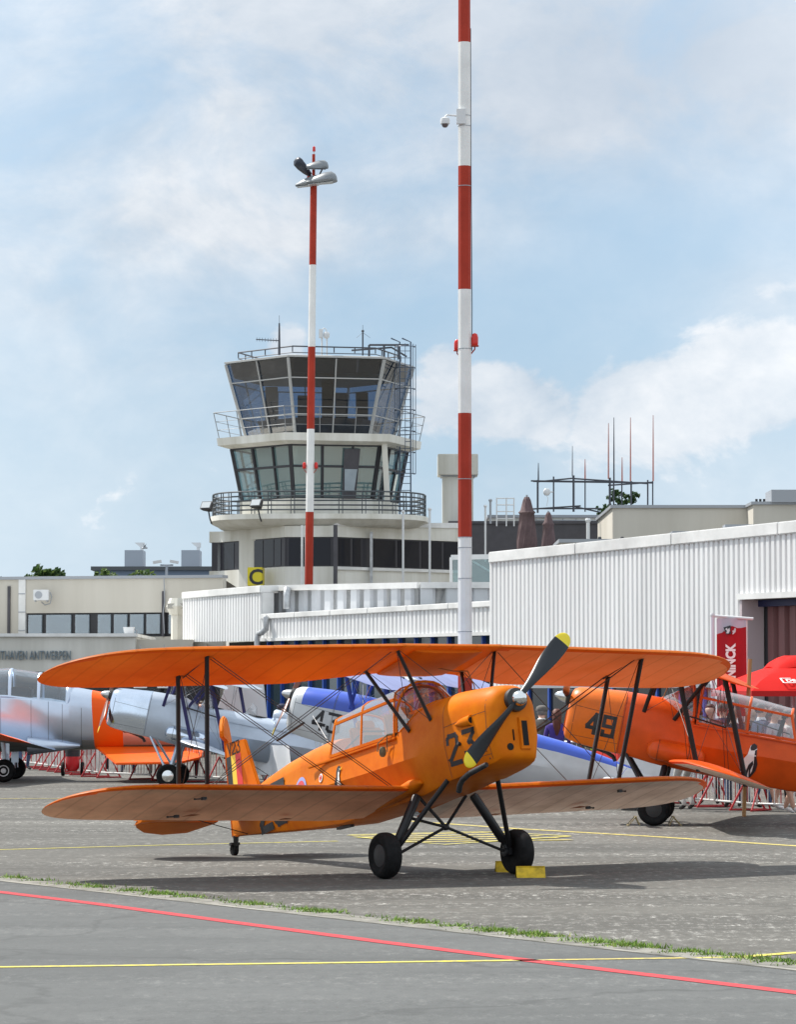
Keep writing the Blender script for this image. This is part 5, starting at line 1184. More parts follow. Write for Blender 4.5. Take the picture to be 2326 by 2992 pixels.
# ------------------------------------------------------------------ left terminal wing
def left_building():
    DL, DR = 112.0, 108.0; PL_, PR_ = XY(-700, DL), XY(650, DR); O = PL_.copy(); u = (PR_ - PL_).normalized(); n = Vector((u.y, -u.x, 0)); n = -n if n.y > 0 else n
    root = empty('office_wing', PL_, 'beige office wing at left with a row of curtained windows', 'building')
    def B(b, nm, m, par=root, **k):
        bmesh.ops.translate(b.bm, verts=b.bm.verts, vec=-O); return b.build(nm, m, par, **k)
    def P_(px):
        r = (px - PW / 2) / FPX; s_ = (r * PL_.y - PL_.x) / (u.x - r * u.y); return PL_ + u * s_
    zt = zof(60, 1697, 111); zw1, zw0 = zof(300, 1792, 110), zof(300, 1853, 110)
    b = MB(); wallbox(b, PL_, P_(55), 0, zt, .4); wallbox(b, P_(76), PR_, zw1, zt, .4); wallbox(b, P_(76), PR_, 0, zw0 - .1, .4); B(b, 'wall', m_beige)
    b = MB(); wallbox(b, P_(55.5), P_(75.5), 0, zt, .3, front=.05)
    B(b, 'tiled_strip', m_whtrim)
    for k in range(6):
        b = MB(); z = zt - .5 - k * .62; wallbox(b, P_(56), P_(75), z, z + .03, .02, front=.07); B(b, 'tile_joint', m_stain)
    b = MB(); wallbox(b, PL_, PR_, zt + .002, zt + .10, .6, front=.07); B(b, 'roof_edge', m_stain)
    b = MB(); wallbox(b, P_(76), PR_, zw0 - .1, zw1, .2, front=-.12); B(b, 'window_frame', m_blk)
    for xa, xb in ((82, 121), (134, 206), (219, 259), (285, 322), (332, 370), (379, 418), (427, 466), (492, 514), (520, 560)):
        b = MB(); wallbox(b, P_(xa), P_(xb), zw0, zw1 - .06, .1, front=-.09); w = B(b, 'window', m_cur)
        b = MB(); wallbox(b, P_(xa), P_(xb), zw0, zw1 - .06, .02, front=-.04); B(b, 'window_pane', glass('office_glass', (.75, .82, .86), .20, .03, .05), w)
    b = MB(); wallbox(b, P_(24), P_(31), zof(27, 1857, 111), zof(27, 1716, 111), .1, front=.08); B(b, 'drain_pipe', m_char)
    b = MB(); wallbox(b, P_(475), P_(481), zw0 - .1, zof(478, 1731, 110), .1, front=.08); B(b, 'drain_pipe', m_char)
    b = MB(); p = P_(482) + n * .12; b.tube([(p.x, p.y, zt), (p.x + .03, p.y, zt - .8), (p.x - .02, p.y, zw1), (p.x + .02, p.y, zw0)], .018, 5); B(b, 'hanging_cable', m_stain)
    b = MB(); b.poly([tuple(PL_[:2]) + (zt - .02,), tuple(PR_[:2]) + (zt - .02,), (PR_.x, PR_.y + 14, zt - .02), (PL_.x, PL_.y + 14, zt - .02)]); B(b, 'roof', m_conc)
    return P_, n
PO, NO = left_building()
# air conditioner
e = empty('air_conditioner', at(123, 1739, 109.25), 'white air conditioner box with a round fan on the beige wall', 'air conditioner')
b = MB(); b.box((0, -.2, 0), (.52, .34, .36)); b.build('casing', m_lt, e, bevel=.015)
b = MB(); b.lathe([(.125, 0), (.125, .01)], (-.08, -.375, 0), (0, -1, 0), 20); b.lathe([(.045, .011), (.045, .02)], (-.08, -.375, 0), (0, -1, 0), 12); b.build('fan_grille', m_stain, e)
b = MB(); b.beam((-.2, -.36, -.2), (-.2, 0, -.2), .03, .05); b.beam((.2, -.36, -.2), (.2, 0, -.2), .03, .05); b.tube([(.28, -.1, .1), (.34, -.1, -.05), (.28, -.05, -.28), (.1, -.03, -.33), (-.02, -.03, -.22)], .02, 6); b.build('bracket_and_hose', m_stain, e)
# canopy with lettering in front of it
def canopy_building():
    D = 100.0; a, c = at(-500, 1858, D), at(395, 1853, D); c2 = at(560, 1862, D); zb = zof(100, 1960, D)
    root = empty('entrance_canopy', (a.x, D, 0), 'long white-grey entrance canopy with raised grey airport lettering', 'building')
    za, zc = a.z, c.z
    b = MB(); b.box(((c.x - a.x) / 2, 4, (za + zb) / 2 - .02), (c.x - a.x, 8, za - zb)); b.build('fascia', mat('off_white_fascia', (.62, .61, .57), .8, col2=(.50, .49, .45), vscale=1.2, streak=True), root)
    b = MB(); b.box(((c.x - a.x) / 2, 3.9, za + .03), (c.x - a.x + .1, 8, .1)); b.build('fascia_cap', m_whtrim, root)
    b = MB(); b.box(((c.x + c2.x) / 2 - a.x, 4.5, (za + zb) / 2 - .05), (c2.x - c.x, 8, za - zb - .1)); b.build('side_block', m_beige, root)
    b = MB(); b.box((4.8, 6, zb / 2), (14, .2, zb)); b.build('shaded_glass_front', mat('dark_void_glass'), root)
    for k in range(9):
        b = MB(); b.box((k * 1.7 - 2, 5.8, zb / 2), (.1, .16, zb)); b.build('dark_mullion', m_blk, root)
    z = zof(100, 1927, D) + .0; H = zof(100, 1900, D) - z
    x1 = at(207, 1912, D).x
    t = text_mesh('LUCHTHAVEN ANTWERPEN', H / .70, 'lettering', mat('grey_blue_letter', (.16, .21, .25), .5), Matrix.Identity(4), root, extrude=.03, bold=-.004, sx=.80)
    w = max(v.co.x for v in t.data.vertices); wl = x1 - at(-52, 1912, D).x; t.data.transform(Matrix.Diagonal((wl / w, 1, 1, 1)))
    t.data.transform(frame((at(-52, 1912, D).x - a.x, -.045, z), (1, 0, 0), (0, 0, 1)))
    b = MB(); p = at(378, 1843, D); return a
canopy_building()
e = empty('roof_fan', at(377, 1846, 101), 'small white box vent with a bent pipe on the entrance canopy', 'vent')
b = MB(); b.loft([[Vector((x * w, y * w, z)) for x, y in ((-1, -1), (1, -1), (1, 1), (-1, 1))] for z, w in ((-.12, .12), (.13, .17), (.15, .17))]); b.build('vent_box', m_lt, e)
b = MB(); b.tube([(.15, 0, .1), (.24, 0, .06), (.22, 0, -.06), (.14, 0, -.08)], .02, 6); b.build('bent_pipe', m_stain, e)
pole('white_column', 519, 103, 1960, 1772, .22, 'thick white column at the left end of the corrugated annex', 'column', m_render)
b = MB(); p = at(519, 1771, 103); b.box((p.x, 103, p.z), (.62, .6, .16)); tag(b.build('column_cap', m_conc), 'flat grey cap on top of the white column beside the annex', 'cap')

# --- far buildings, trees, lamp
def far_building():
    D = 260.0; a, c = at(277, 1666, D), at(1100, 1672, D); e = empty('distant_block', (a.x, D, 0), 'distant blue-grey block with ribbon windows behind the office wing', 'building')
    h = a.z; b = MB(); b.box(((c.x - a.x) / 2, 6, h / 2), (c.x - a.x, 12, h)); b.build('wall', mat('blue_grey_wall', (.13, .18, .26), .6), e)
    b = MB(); b.box(((c.x - a.x) / 2, 6, h + .15), (c.x - a.x + .6, 12.6, .3)); b.build('roof_edge', mat('dark_grey_rail'), e)
    for k in range(14):
        b = MB(); b.box((.9 + k * 1.75, -.03, h - 1.2), (1.2, .08, 1.1)); b.build('window', mat('pale_blue_pane', (.20, .28, .38), .3), e)
    for px in (380, 548):
        o = at(px, 1660, D); b = MB(); b.box((o.x - a.x, 5, h + .95), (54 * D / FPX, 3, 2.0 - .35)); u = b.build('roof_plant', mat('plant_grey', (.34, .38, .44), .6), e)
        b = MB(); x = o.x - a.x + .45; b.box((x + .1, 5, h + 2.0), (.25, .3, .5)); b.prism([(x - .5, 4.8, h + 2.45), (x + .3, 4.8, h + 2.45), (x + .3, 4.8, h + 2.05), (x, 4.8, h + 2.05)], (0, .6, 0)); b.build('roof_cowl', m_lt, u)
far_building()
e = empty('apron_lamp', (at(487, 1690, 160).x, 160, 0), 'double-headed grey street lamp rising behind the office wing', 'street lamp')
s_ = 160 / FPX; zt = zof(487, 1651, 160); b = MB(); b.tube([(0, 0, 0), (0, 0, zt)], .06, 8); b.tube([(-.32, 0, zt), (.32, 0, zt)], .05, 6); b.build('lamp_post', mat('plant_grey'), e)
for sx in (-1, 1):
    b = MB(); b.box((sx * .42 - .05, 0, zt + .16), (.42, .3, .13), Matrix.Rotation(R(10 * sx), 3, 'Y')); b.build('lamp_head', m_lt, e)
m_leaf = [mat('leaf_dark', (.030, .070, .018), .7, transl=.2), mat('leaf_mid', (.060, .120, .025), .7, transl=.25), mat('leaf_light', (.12, .18, .045), .7, transl=.3)]
m_bark = mat('bark', (.10, .08, .06), .9)
def tree(px, D, ytop, wpx, label, seed, dens=1500, tall=1.0, gap=.0, leaf=.26, name='tree', mix_=(.45, .8), zlow=2.0):
    rnd = random.Random(seed); c = at(px, ytop, D); e = empty(name, (c.x, D, 0), label, 'tree'); H = c.z; Rr = wpx * D / FPX / 2
    b = MB(); b.tube([(0, 0, 0), (.1, 0, H * .4), (0, .1, H * .8)], [.22, .16, .06], 8)
    for k in range(7):
        a = rnd.uniform(0, 2 * pi); z = H * rnd.uniform(.35, .65); b.tube([(0, 0, z), (cos(a) * Rr * .4, sin(a) * Rr * .4, z + H * .12), (cos(a) * Rr * .7, sin(a) * Rr * .7, z + H * .26)], [.07, .05, .02], 5)
    b.build('trunk', m_bark, e)
    b = MB(); cl = []
    for k in range(26):
        a = rnd.uniform(0, 2 * pi); r = Rr * sqrt(rnd.random()) * .85; zz = H - abs(rnd.gauss(0, .33)) * H * .22 * tall - (r / Rr) ** 2 * Rr * .35 + .05
        cl.append((Vector((r * cos(a), r * sin(a) * .8, max(zlow, zz))), rnd.uniform(.35, .85) * Rr * .42))
    for i in range(dens):
        c0, cr = rnd.choice(cl); d = Vector((rnd.gauss(0, 1), rnd.gauss(0, 1), rnd.gauss(0, .8))).normalized() * cr * rnd.random() ** .4; p = c0 + d
        n = Vector((rnd.gauss(0, 1), rnd.gauss(0, 1), rnd.gauss(0, 1) + .5)).normalized(); t = n.orthogonal().normalized(); w = n.cross(t); s2 = leaf * rnd.uniform(.5, 1.2)
        q = rnd.random(); b.mi = 0 if q < mix_[0] else (1 if q < mix_[1] else 2)
        b.poly([p - t * s2 * .5, p + w * s2 * .3, p + t * s2 * .5, p - w * s2 * .3])
    b.build('crown', m_leaf, e); return e
tree(125, 175, 1662, 130, 'round green tree above the left end of the office wing roof', 5, 1700, leaf=.32, zlow=4.5)
tree(310, 200, 1668, 80, 'sparse yellowish tree in front of the distant block, the left one', 9, 420, leaf=.30, mix_=(.15, .55), zlow=5)
tree(415, 205, 1670, 110, 'sparse yellowish tree in front of the distant block, the right one', 12, 520, leaf=.30, mix_=(.15, .55), zlow=5)
tree(1797, 137, 1440, 62, 'small dark conifer showing behind the antenna frame, the left one', 21, 900, leaf=.16, mix_=(.8, .97), zlow=6.5)
tree(1845, 138, 1438, 54, 'small dark conifer showing behind the antenna frame, the right one', 23, 800, leaf=.16, mix_=(.8, .97), zlow=6.5)
tree(1757, 136, 1474, 34, 'lowest dark green treetop left of the two conifers', 25, 400, leaf=.14, mix_=(.8, .97), zlow=6.5)
tree(12, 185, 1690, 60, 'tiny strip of treetop at the left edge above the roof', 31, 300, leaf=.25, zlow=5)

# ------------------------------------------------------------------ masts
m_mred = mat('mast_red', (.37, .036, .018), .5, spec=.2, var=.1, vscale=2); m_mwh = mat('mast_white', (.74, .74, .73), .45, var=.06, vscale=2)
m_lens = mat('red_lens', (.55, .012, .006), .15)
def beacon(root, x, y, z, s=1.0, dirx=1):
    e = root
    b = MB(); b.lathe([(.05 * s, 0), (.055 * s, .03 * s), (.055 * s, .12 * s), (.04 * s, .17 * s), (0, .19 * s)], (x, y, z), (0, 0, 1), 14); b.build('warning_light', m_lens, e, smooth=50)
    b = MB(); b.tube([(x, y, z), (x, y, z - .06 * s), (x - dirx * .1 * s, y, z - .18 * s)], .012 * s, 6); b.lathe([(.062 * s, -.02 * s), (.062 * s, .0)], (x, y, z), (0, 0, 1), 12); b.build('light_bracket', m_mred, e)
def mast(px, D, r0, bands, label, lean=0):
    """bands: list of (y0, y1, colour) in image rows from the bottom up; octagonal tapering tube"""
    x = at(px, 2018, D).x; e = empty('striped_mast', (x, D, 0), label, 'mast')
    for ya, yb, m in bands:
        za, zb = (0 if ya is None else zof(px, ya, D)), zof(px, yb, D)
        b = MB(); ra = r0 * (1 - za * .012); rb = r0 * (1 - zb * .012); b.loft([[Vector((lean * z + r * cos(2 * pi * (k + .5) / 10), r * sin(2 * pi * (k + .5) / 10), z)) for k in range(10)] for z, r in ((za, ra), (zb, rb))])
        b.build('mast_section', m, e)
    return e, x
y = [None, 1933, 1571, 1208, 847, 487, 126, -240]; bands = [(a, c, m_mred if i % 2 == 0 else m_mwh) for i, (a, c) in enumerate(zip(y, y[1:]))]
M1, M1x = mast(1359, 56, .132, bands, 'tallest red and white striped mast, cut off by the top of the picture')
for yy in (1400, 1690, 1570, 1600, 1845, 1020, 545, 370, 340): 
    z = zof(1359, yy, 56); r = .132 * (1 - z * .012) + .002; b = MB(); b.lathe([(r, -.006), (r, .006)], (0, 0, z), (0, 0, 1), 20); b.build('joint_band', m_stain, M1)
beacon(M1, .115 + .06, -.02, zof(1375, 1010, 56), 1.15, 1); beacon(M1, -.13, .08, zof(1340, 1022, 56), 1.0, -1)
b = MB(); b.tube([(.125, -.02, zof(1375, 1010, 56) - .1), (.13, -.02, zof(1375, 900, 56)), (.115, -.02, zof(1375, 500, 56)), (.11, -.02, 13.5)], .008, 5); b.build('cable', m_blk, M1)
b = MB(); z = zof(1340, 345, 56); b.box((-.06, -.1, z - .0), (.16, .1, .26)); b.tube([(-.1, -.05, z + .02), (-.30, -.1, z + .03), (-.335, -.1, z + .0), (-.34, -.1, z - .04)], .016, 8); b.build('camera_arm', m_lt, M1)
b = MB(); b.lathe([(.03, .02), (.075, 0), (.085, -.05), (.082, -.10), (.06, -.10)], (-.34, -.1, z - .03), (0, 0, 1), 18); b.build('camera_housing', m_lt, M1, smooth=40)
b = MB(); b.lathe([(.06, 0), (.055, -.035), (.03, -.06), (0, -.065)], (-.34, -.1, z - .13), (0, 0, 1), 18); b.build('camera_dome', mat('smoked_dome', (.12, .1, .1), .1), M1, smooth=50)
y = [None, 1496, 1254, 1014, 775, 545]; bands = [(a, c, m_mred if i % 2 == 0 else m_mwh) for i, (a, c) in enumerate(zip(y, y[1:]))]
M2, M2x = mast(897, 115, .165, bands, 'thinner striped red and white mast carrying floodlights, left of the centre', lean=.0105)
zt = zof(919, 545, 115); L_ = lambda z: .0105 * z
b = MB(); b.tube([(L_(zt), 0, zt), (L_(zt), 0, zof(919, 452, 115))], .055, 8); b.build('mast_tip', m_mred, M2); 
b = MB(); zz = zof(919, 452, 115); b.tube([(L_(zz), 0, zz), (L_(zz), 0, zz + .1)], .02, 6); b.build('tip_rod', m_lt, M2)
b = MB(); b.lathe([(.05, 0), (.055, .04), (.05, .16), (0, .2)], (L_(zz), 0, zz + .1), (0, 0, 1), 12); b.build('warning_light', m_lens, M2)
beacon(M2, L_(12) - .23, -.05, zof(897, 1368, 115), 1.15, -1); beacon(M2, L_(12) + .19, -.05, zof(897, 1368, 115), 1.15, 1)
zc = zof(919, 523, 115); xc = L_(zc)
b = MB(); b.beam((xc - .38, .15, zc - .12), (xc + .50, -.25, zc + .12), .09, .09); b.beam((xc - .2, -.3, zc + .0), (xc + .2, .3, zc), .08, .08); b.build('cross_arm', m_mred, M2)
def flood(x, z, y, ry, rz, s, rx=0, m=None):
    b = MB(); Rm = Matrix.Rotation(R(rz), 3, 'Z') @ Matrix.Rotation(R(ry), 3, 'Y') @ Matrix.Rotation(R(rx), 3, 'X'); c = Vector((x, y, z))
    prof = [(-.48, .02, .02), (-.46, .12, .05), (-.2, .26, .16), (.1, .34, .25), (.34, .34, .27), (.46, .24, .18), (.50, .1, .08)]
    rings = []
    for px_, w, h in prof: rings.append([c + Rm @ (Vector((px_, w * cos(a), max(-.06, h * sin(a))) ) * s) for a in [2 * pi * k / 14 for k in range(14)]])
    b.loft(rings); o = b.build('floodlight', m or mat('cast_aluminium', (.20, .215, .23), .4, .4), M2, smooth=40)
    b = MB(); pts = [c + Rm @ (Vector(q) * s) for q in ((-.42, -.12, -.07), (-.42, .12, -.07), (.36, .24, -.07), (.36, -.24, -.07))]; b.prism(pts, Rm @ Vector((0, 0, -.02))); b.build('lamp_glass', mat('lamp_glass'), o)
flood(xc - .18, zc - .22, -.25, -8, 0, 1.0); flood(xc + .28, zc - .16, -.45, -6, 0, 1.15)
flood(xc + .10, zc + .42, -.1, -2, 10, .85, 20); flood(xc - .36, zc + .40, 0, -130, 20, .85, 0, mat('dark_flood', (.03, .035, .05), .4, .3))
b = MB(); b.tube([(xc - .15, 0, zc), (xc - .28, 0, zc + .3)], .03, 6); b.tube([(xc + .2, -.1, zc + .1), (xc + .32, -.1, zc + .35)], .03, 6); b.build('lamp_bracket', m_blk, M2)

# ------------------------------------------------------------------ silver monoplane at left
def trainer():
    m_al = mat('bare_aluminium', (.56, .63, .74), .30, .86, var=.05, vscale=1.6); m_fo = mat('signal_orange', (.86, .11, .004), .45, spec=.25); m_ald = mat('grey_belly', (.20, .21, .20), .55, .3)  # aluminium carries a blue sky reflection painted into its colour
    D = 70.0; root = empty('low_wing_trainer', (at(40, 2018, D).x, D - .1, 0), 'polished silver low-wing trainer with a glazed canopy and a bright orange fuselage band', 'aeroplane', rz=0); O = root.location.copy()
    X = lambda px: at(px, 2018, D).x - O.x; Zz = lambda py: zof(0, py, D)
    # stations: px, top y, sill y, bottom y, half width
    st_ = [(-560, 2075, 2090, 2130, .12), (-520, 2050, 2080, 2160, .38), (-430, 2035, 2070, 2185, .46), (-250, 2030, 2050, 2195, .50), (-60, 2030, 2036, 2196, .52), (60, 2033, 2042, 2195, .52), (150, 2040, 2049, 2193, .50), (204, 2050, 2060, 2191, .47), (212, 2006, 2062, 2191, .47), (245, 2011, 2067, 2190, .45), (303, 2022, 2076, 2188, .42), (360, 2036, 2084, 2186, .38), (450, 2056, 2096, 2184, .31), (560, 2078, 2110, 2182, .22), (680, 2100, 2125, 2176, .12), (760, 2114, 2134, 2166, .04)]
    def sec(px, t, s_, bt, w):
        zt, zs, zb = Zz(t), Zz(s_), Zz(bt); r = []
        for k in range(24):
            a = 2 * pi * k / 24; c_, n_ = cos(a), sin(a); zz = zs + (zt - zs) * n_ if n_ > 0 else zs + (zs - zb) * (abs(n_) ** .8) * -1
            sx = (abs(c_) ** .75) * (1 if c_ > 0 else -1); r.append(Vector((X(px), w * sx, zz)))
        return r
    b = MB(); b.loft([sec(*q) for q in st_]); f = b.build('fuselage', [m_al, m_fo, m_ald], root, smooth=38)
    bmx = bmesh.new(); bmx.from_mesh(f.data)
    for px in (288, 365): bmesh.ops.bisect_plane(bmx, geom=bmx.verts[:] + bmx.edges[:] + bmx.faces[:], plane_co=(X(px), 0, 0), plane_no=(1, 0, .0 if px > 300 else .06), dist=1e-4)
    bmx.to_mesh(f.data); bmx.free()
    for p in f.data.polygons:
        c = p.center
        if X(288) < c.x + (c.z - 1.2) * .06 * (c.x < X(320)) and c.x < X(365): p.material_index = 1
        elif c.z < Zz(2165) and abs(p.normal.z) > .55: p.material_index = 2
    f.data.polygons.foreach_set('use_smooth', [True] * len(f.data.polygons)); f.data.set_sharp_from_angle(angle=R(38))
    for px in (-70, 12, 100, 150, 190, 245):
        q = [s_ for s_ in st_]; 
        for a, c in zip(q, q[1:]):
            if a[0] <= px <= c[0]:
                t = (px - a[0]) / max(1, c[0] - a[0]); z = [u_ + (v_ - u_) * t for u_, v_ in zip(a, c)]; z[0] = px; z[4] += .003; ring = sec(*z)[12:24] ; 
                b = MB(); b.tube([p for p in ring if p.y < .0 or True], .0045, 4); b.build('panel_seam', m_sgrey, root)
    # canopy
    gl = glass('trainer_canopy_glass', (.72, .78, .82), .14, .03, .03, (.4, .45, .5)); cs_ = [(-300, 2034, .20), (-230, 1985, .34), (-120, 1957, .40), (30, 1952, .41), (124, 1965, .40), (190, 1988, .37), (214, 2004, .34)]
    def crown(px, t, w, n=12):
        zs = Zz(2034 + max(0, px - 30) * .13) - .02; zt = Zz(t); return [Vector((X(px), -w * 1.12 * cos(pi * k / n) if abs(cos(pi * k / n)) > .999 else -w * 1.12 * (abs(cos(pi * k / n)) ** .8) * (1 if cos(pi * k / n) > 0 else -1), zs + (zt - zs) * sin(pi * k / n) ** .85)) for k in range(n + 1)]
    b = MB(); b.loft([crown(*q) for q in cs_], cap=False, closed=False); b.build('canopy_glass', gl, root, smooth=60)
    for px, w in ((-230, .03), (-120, .03), (37, .035), (121, .035), (206, .06)):
        for a, c in zip(cs_, cs_[1:]):
            if a[0] <= px <= c[0]:
                t = (px - a[0]) / (c[0] - a[0]); b = MB(); b.tube([p for p in crown(px, a[1] + (c[1] - a[1]) * t, a[2] + (c[2] - a[2]) * t + .008)], w, 6, fdir=(1, 0, 0), flat=.35); b.build('canopy_frame', m_al, root, smooth=50); break
    b = MB()
    for sd in (-1, 1): b.tube([(X(px), sd * w * 1.13, Zz(2034 + max(0, px - 30) * .13)) for px, _, w in cs_], .035, 6)
    b.build('canopy_sill', m_al, root, smooth=50)
    b = MB(); b.box((X(60), 0, Zz(2030)), (.55, .5, .35)); b.box((X(-120), 0, Zz(2015)), (.4, .5, .5)); b.build('cockpit_seats', m_blk, root, bevel=.05)
    # wing, near half reaches towards the camera and past the left edge
    for sd in (-1, 1):
        rings = []
        for yy, le, te, z in ((.35, -150, 176, .86), (1.6, -150, 120, 1.0), (3.0, -140, 70, 1.14), (4.4, -125, 35, 1.28)):
            c = (X(te) - X(le)); ring = []
            for q in airfoil(0, 0, 0, c, .13, R(5)): ring.append(Vector((X(le) - q.x, sd * yy, z + q.z)))
            rings.append(ring)
        b = MB(); b.loft(rings[:2]); w = b.build('wing', [m_al, m_ald], root, smooth=40); paint_under(w, -.2)
        b = MB(); b.loft(rings[1:]); w = b.build('wing_tip', [m_fo, m_fo], root, smooth=40)
        b = MB(); rr = []
        for px, h, o in ((90, .20, .10), (176, .12, .12), (240, .03, .03)): rr.append([Vector((X(px), sd * (.42 - .15 * (px - 90) / 150 + o * cos(a)), Zz(2180) + .02 + h * sin(a))) for a in [2 * pi * k / 12 for k in range(12)]])
        b.loft(rr); b.build('wing_root_fillet', m_al, root, smooth=50)
        # undercarriage
        wx = X(34 if sd < 0 else 27); yy = sd * 1.2; b = MB(); r0 = .245
        b.lathe([(.12, -.06), (.2, -.075), (.235, -.045), (r0, -.015), (r0, .015), (.235, .045), (.2, .075), (.12, .06)], (wx, yy, r0), (0, 1, 0), 32); wh = b.build('wheel', mat('black_tyre'), root, smooth=45)
        b = MB(); b.lathe([(.125, 0), (.12, .068), (.10, .06), (.06, .055), (.05, .085), (0, .09)], (wx, yy, r0), (0, sd, 0), 24); b.build('wheel_rim', m_lt, wh, smooth=35)
        b = MB(); b.tube([(wx, yy - sd * .0 + sd * -.11, r0), (wx, yy - sd * .11, .55), (wx - .05, yy - sd * .05, .95)], [.035, .04, .05], 10); b.tube([(wx + .08, yy - sd * .11, r0 + .02), (wx + .06, yy - sd * .11, .6)], .015, 6); b.box((wx + .02, yy - sd * .14, .62), (.16, .02, .5)); b.build('gear_leg', m_al, root, smooth=40)
    # tail
    b = MB(); b.prism([(X(620), -.04, Zz(2110)), (X(668), -.035, Zz(1985)), (X(720), -.03, Zz(1960)), (X(770), -.03, Zz(1985)), (X(782), -.03, Zz(2100)), (X(760), -.03, Zz(2150))], (0, .07, 0)); b.build('tail_fin', m_lt, root, bevel=.02)
    for sd in (-1, 1):
        za = Zz(2186); zb_ = Zz(2229); b = MB(); P3 = [Vector((X(284), sd * .18, za)), Vector((X(602), sd * .12, za)), Vector((X(600), sd * 1.5, Zz(2213))), Vector((X(545), sd * 1.75, zb_ + .02)), Vector((X(362), sd * 1.8, zb_))]
        b.prism(P3, (0, 0, .05)); b.build('tailplane', m_fo, root, bevel=.012)
    b = MB(); b.lathe([(.03, 0), (.09, .03), (.1, .2), (.06, .3)], (X(-560) - .28, 0, Zz(2110)), (1, 0, 0), 16); b.build('spinner', m_al, root)
    for s_ in (-1, 1):
        b = MB(); b.tube([(X(-560) - .1, 0, Zz(2110)), (X(-560) - .1, s_ * .5, Zz(2110) + s_ * .3), (X(-560) - .1, s_ * .9, Zz(2110) + s_ * .5)], [.05, .09, .03], 8, fdir=(1, 0, 0), flat=3.0) if False else b.tube([(X(-560) - .1, 0, Zz(2110)), (X(-560) - .1, s_ * .5, Zz(2110) + s_ * .3), (X(-560) - .1, s_ * .9, Zz(2110) + s_ * .5)], [.03, .05, .02], 8); b.build('propeller_blade', m_blk, root)
    b = MB(); b.sphere((X(372), -.36, Zz(2133)), .055, 10); b.build('exhaust_stub', m_blk, root)
trainer()

# ------------------------------------------------------------------ crowd barriers
def barrier_proto():
    e = empty('crowd_barrier', (0, 0, 0)); L_, H_ = 2.2, 1.02
    wh = mat('barrier_white', (.68, .68, .66), .4, .2); rd = mat('barrier_red', (.40, .018, .022), .45)
    b = MB(); b.tube([(-L_ / 2, 0, .12), (-L_ / 2, 0, H_ - .08), (-L_ / 2 + .08, 0, H_), (L_ / 2 - .08, 0, H_), (L_ / 2, 0, H_ - .08), (L_ / 2, 0, .12), (-L_ / 2, 0, .12)], .019, 8); b.build('barrier_frame', wh, e, smooth=50)
    n = 17
    b = MB()
    for k in range(1, n):
        x = -L_ / 2 + L_ * k / n; b.mi = 1 if k % 4 == 2 else 0; b.tube([(x, 0, .12), (x, 0, H_)], .0085, 6)
    b.build('upright_bars', [wh, rd], e)
    for sx in (-1, 1):
        b = MB(); x = sx * .72; b.tube([(x, 0, .55), (x + .05, -.32, .02)], .018, 6); b.tube([(x, 0, .55), (x - .05, .32, .02)], .018, 6); b.tube([(x + .05, -.34, .02), (x - .05, .34, .02)], .018, 6); b.build('barrier_foot', rd, e)
    return e
pts = [(8.4, 49.9), (5.7, 52.3), (4.75, 55.7), (-4.0, 68.5), (-6.7, 72.4), (-9.2, 81.9), (-11.5, 88.0)]
BP = None; k = 0; pos = []
for (xa, ya), (xb, yb) in zip(pts, pts[1:]):
    a, c = Vector((xa, ya, 0)), Vector((xb, yb, 0)); n = max(1, round((c - a).length / 2.27))
    for i in range(n): pos.append((a.lerp(c, (i + .5) / n), atan2((c - a).y, (c - a).x)))
NB = len(pos); ordn = ['first', 'second', 'third', 'fourth', 'fifth', 'sixth', 'seventh', 'eighth', 'ninth', 'tenth', 'eleventh', 'twelfth', 'thirteenth', 'fourteenth', 'fifteenth', 'sixteenth', 'seventeenth', 'eighteenth', 'nineteenth', 'twentieth']
proto = barrier_proto()
for i, (p, a) in enumerate(pos):
    o = proto if i == 0 else copy_tree(proto)
    o.location = p; o.rotation_euler = (0, 0, a + pi + random.uniform(-.03, .03))
    tag(o, ('%s crowd barrier of the line counted from the right, white bars on red feet' % ordn[min(i, 19)]) if i < 20 else 'farthest crowd barrier at the left end of the line', 'crowd barrier', 'crowd barriers along the apron')
o = None
b = MB(); a, c = gr(1690, 2375), None; p0, p1 = Vector((2.95, 55.55, 0)), Vector((3.75, 54.1, 0))
def cloth(p0, p1, z0, z1, m, name, label, cat, wav=.02, parent=None):
    p0, p1 = Vector(p0), Vector(p1); u = (p1 - p0); n = Vector((u.y, -u.x, 0)).normalized(); n = -n if n.y > 0 else n; b = MB(); N = 14; rings = []
    for j in range(5):
        z = z0 + (z1 - z0) * j / 4; rings.append([p0 + u * (i / N) + n * (.03 + wav * sin(i * 1.3 + j * .4)) + Vector((0, 0, z)) for i in range(N + 1)])
    full = [[*r, *[q - n * .006 for q in r[::-1]]] for r in rings]; b.loft(full); o = b.build(name, m, parent, smooth=60)
    return tag(o, label, cat) if cat else o
cloth(p0, p1, .55, .92, mat('banner_red_cloth', (.62, .03, .015), .7), 'red_cloth', 'bright red cloth hung on the barriers under the cowling of biplane 49', 'cloth')
cloth((-3.2, 66.2, 0), (-2.1, 64.2, 0), .25, .85, mat('white_cloth', (.72, .73, .75), .8), 'white_cloth', 'crumpled white sheet on the barrier behind the orange tail fin', 'cloth', .05)

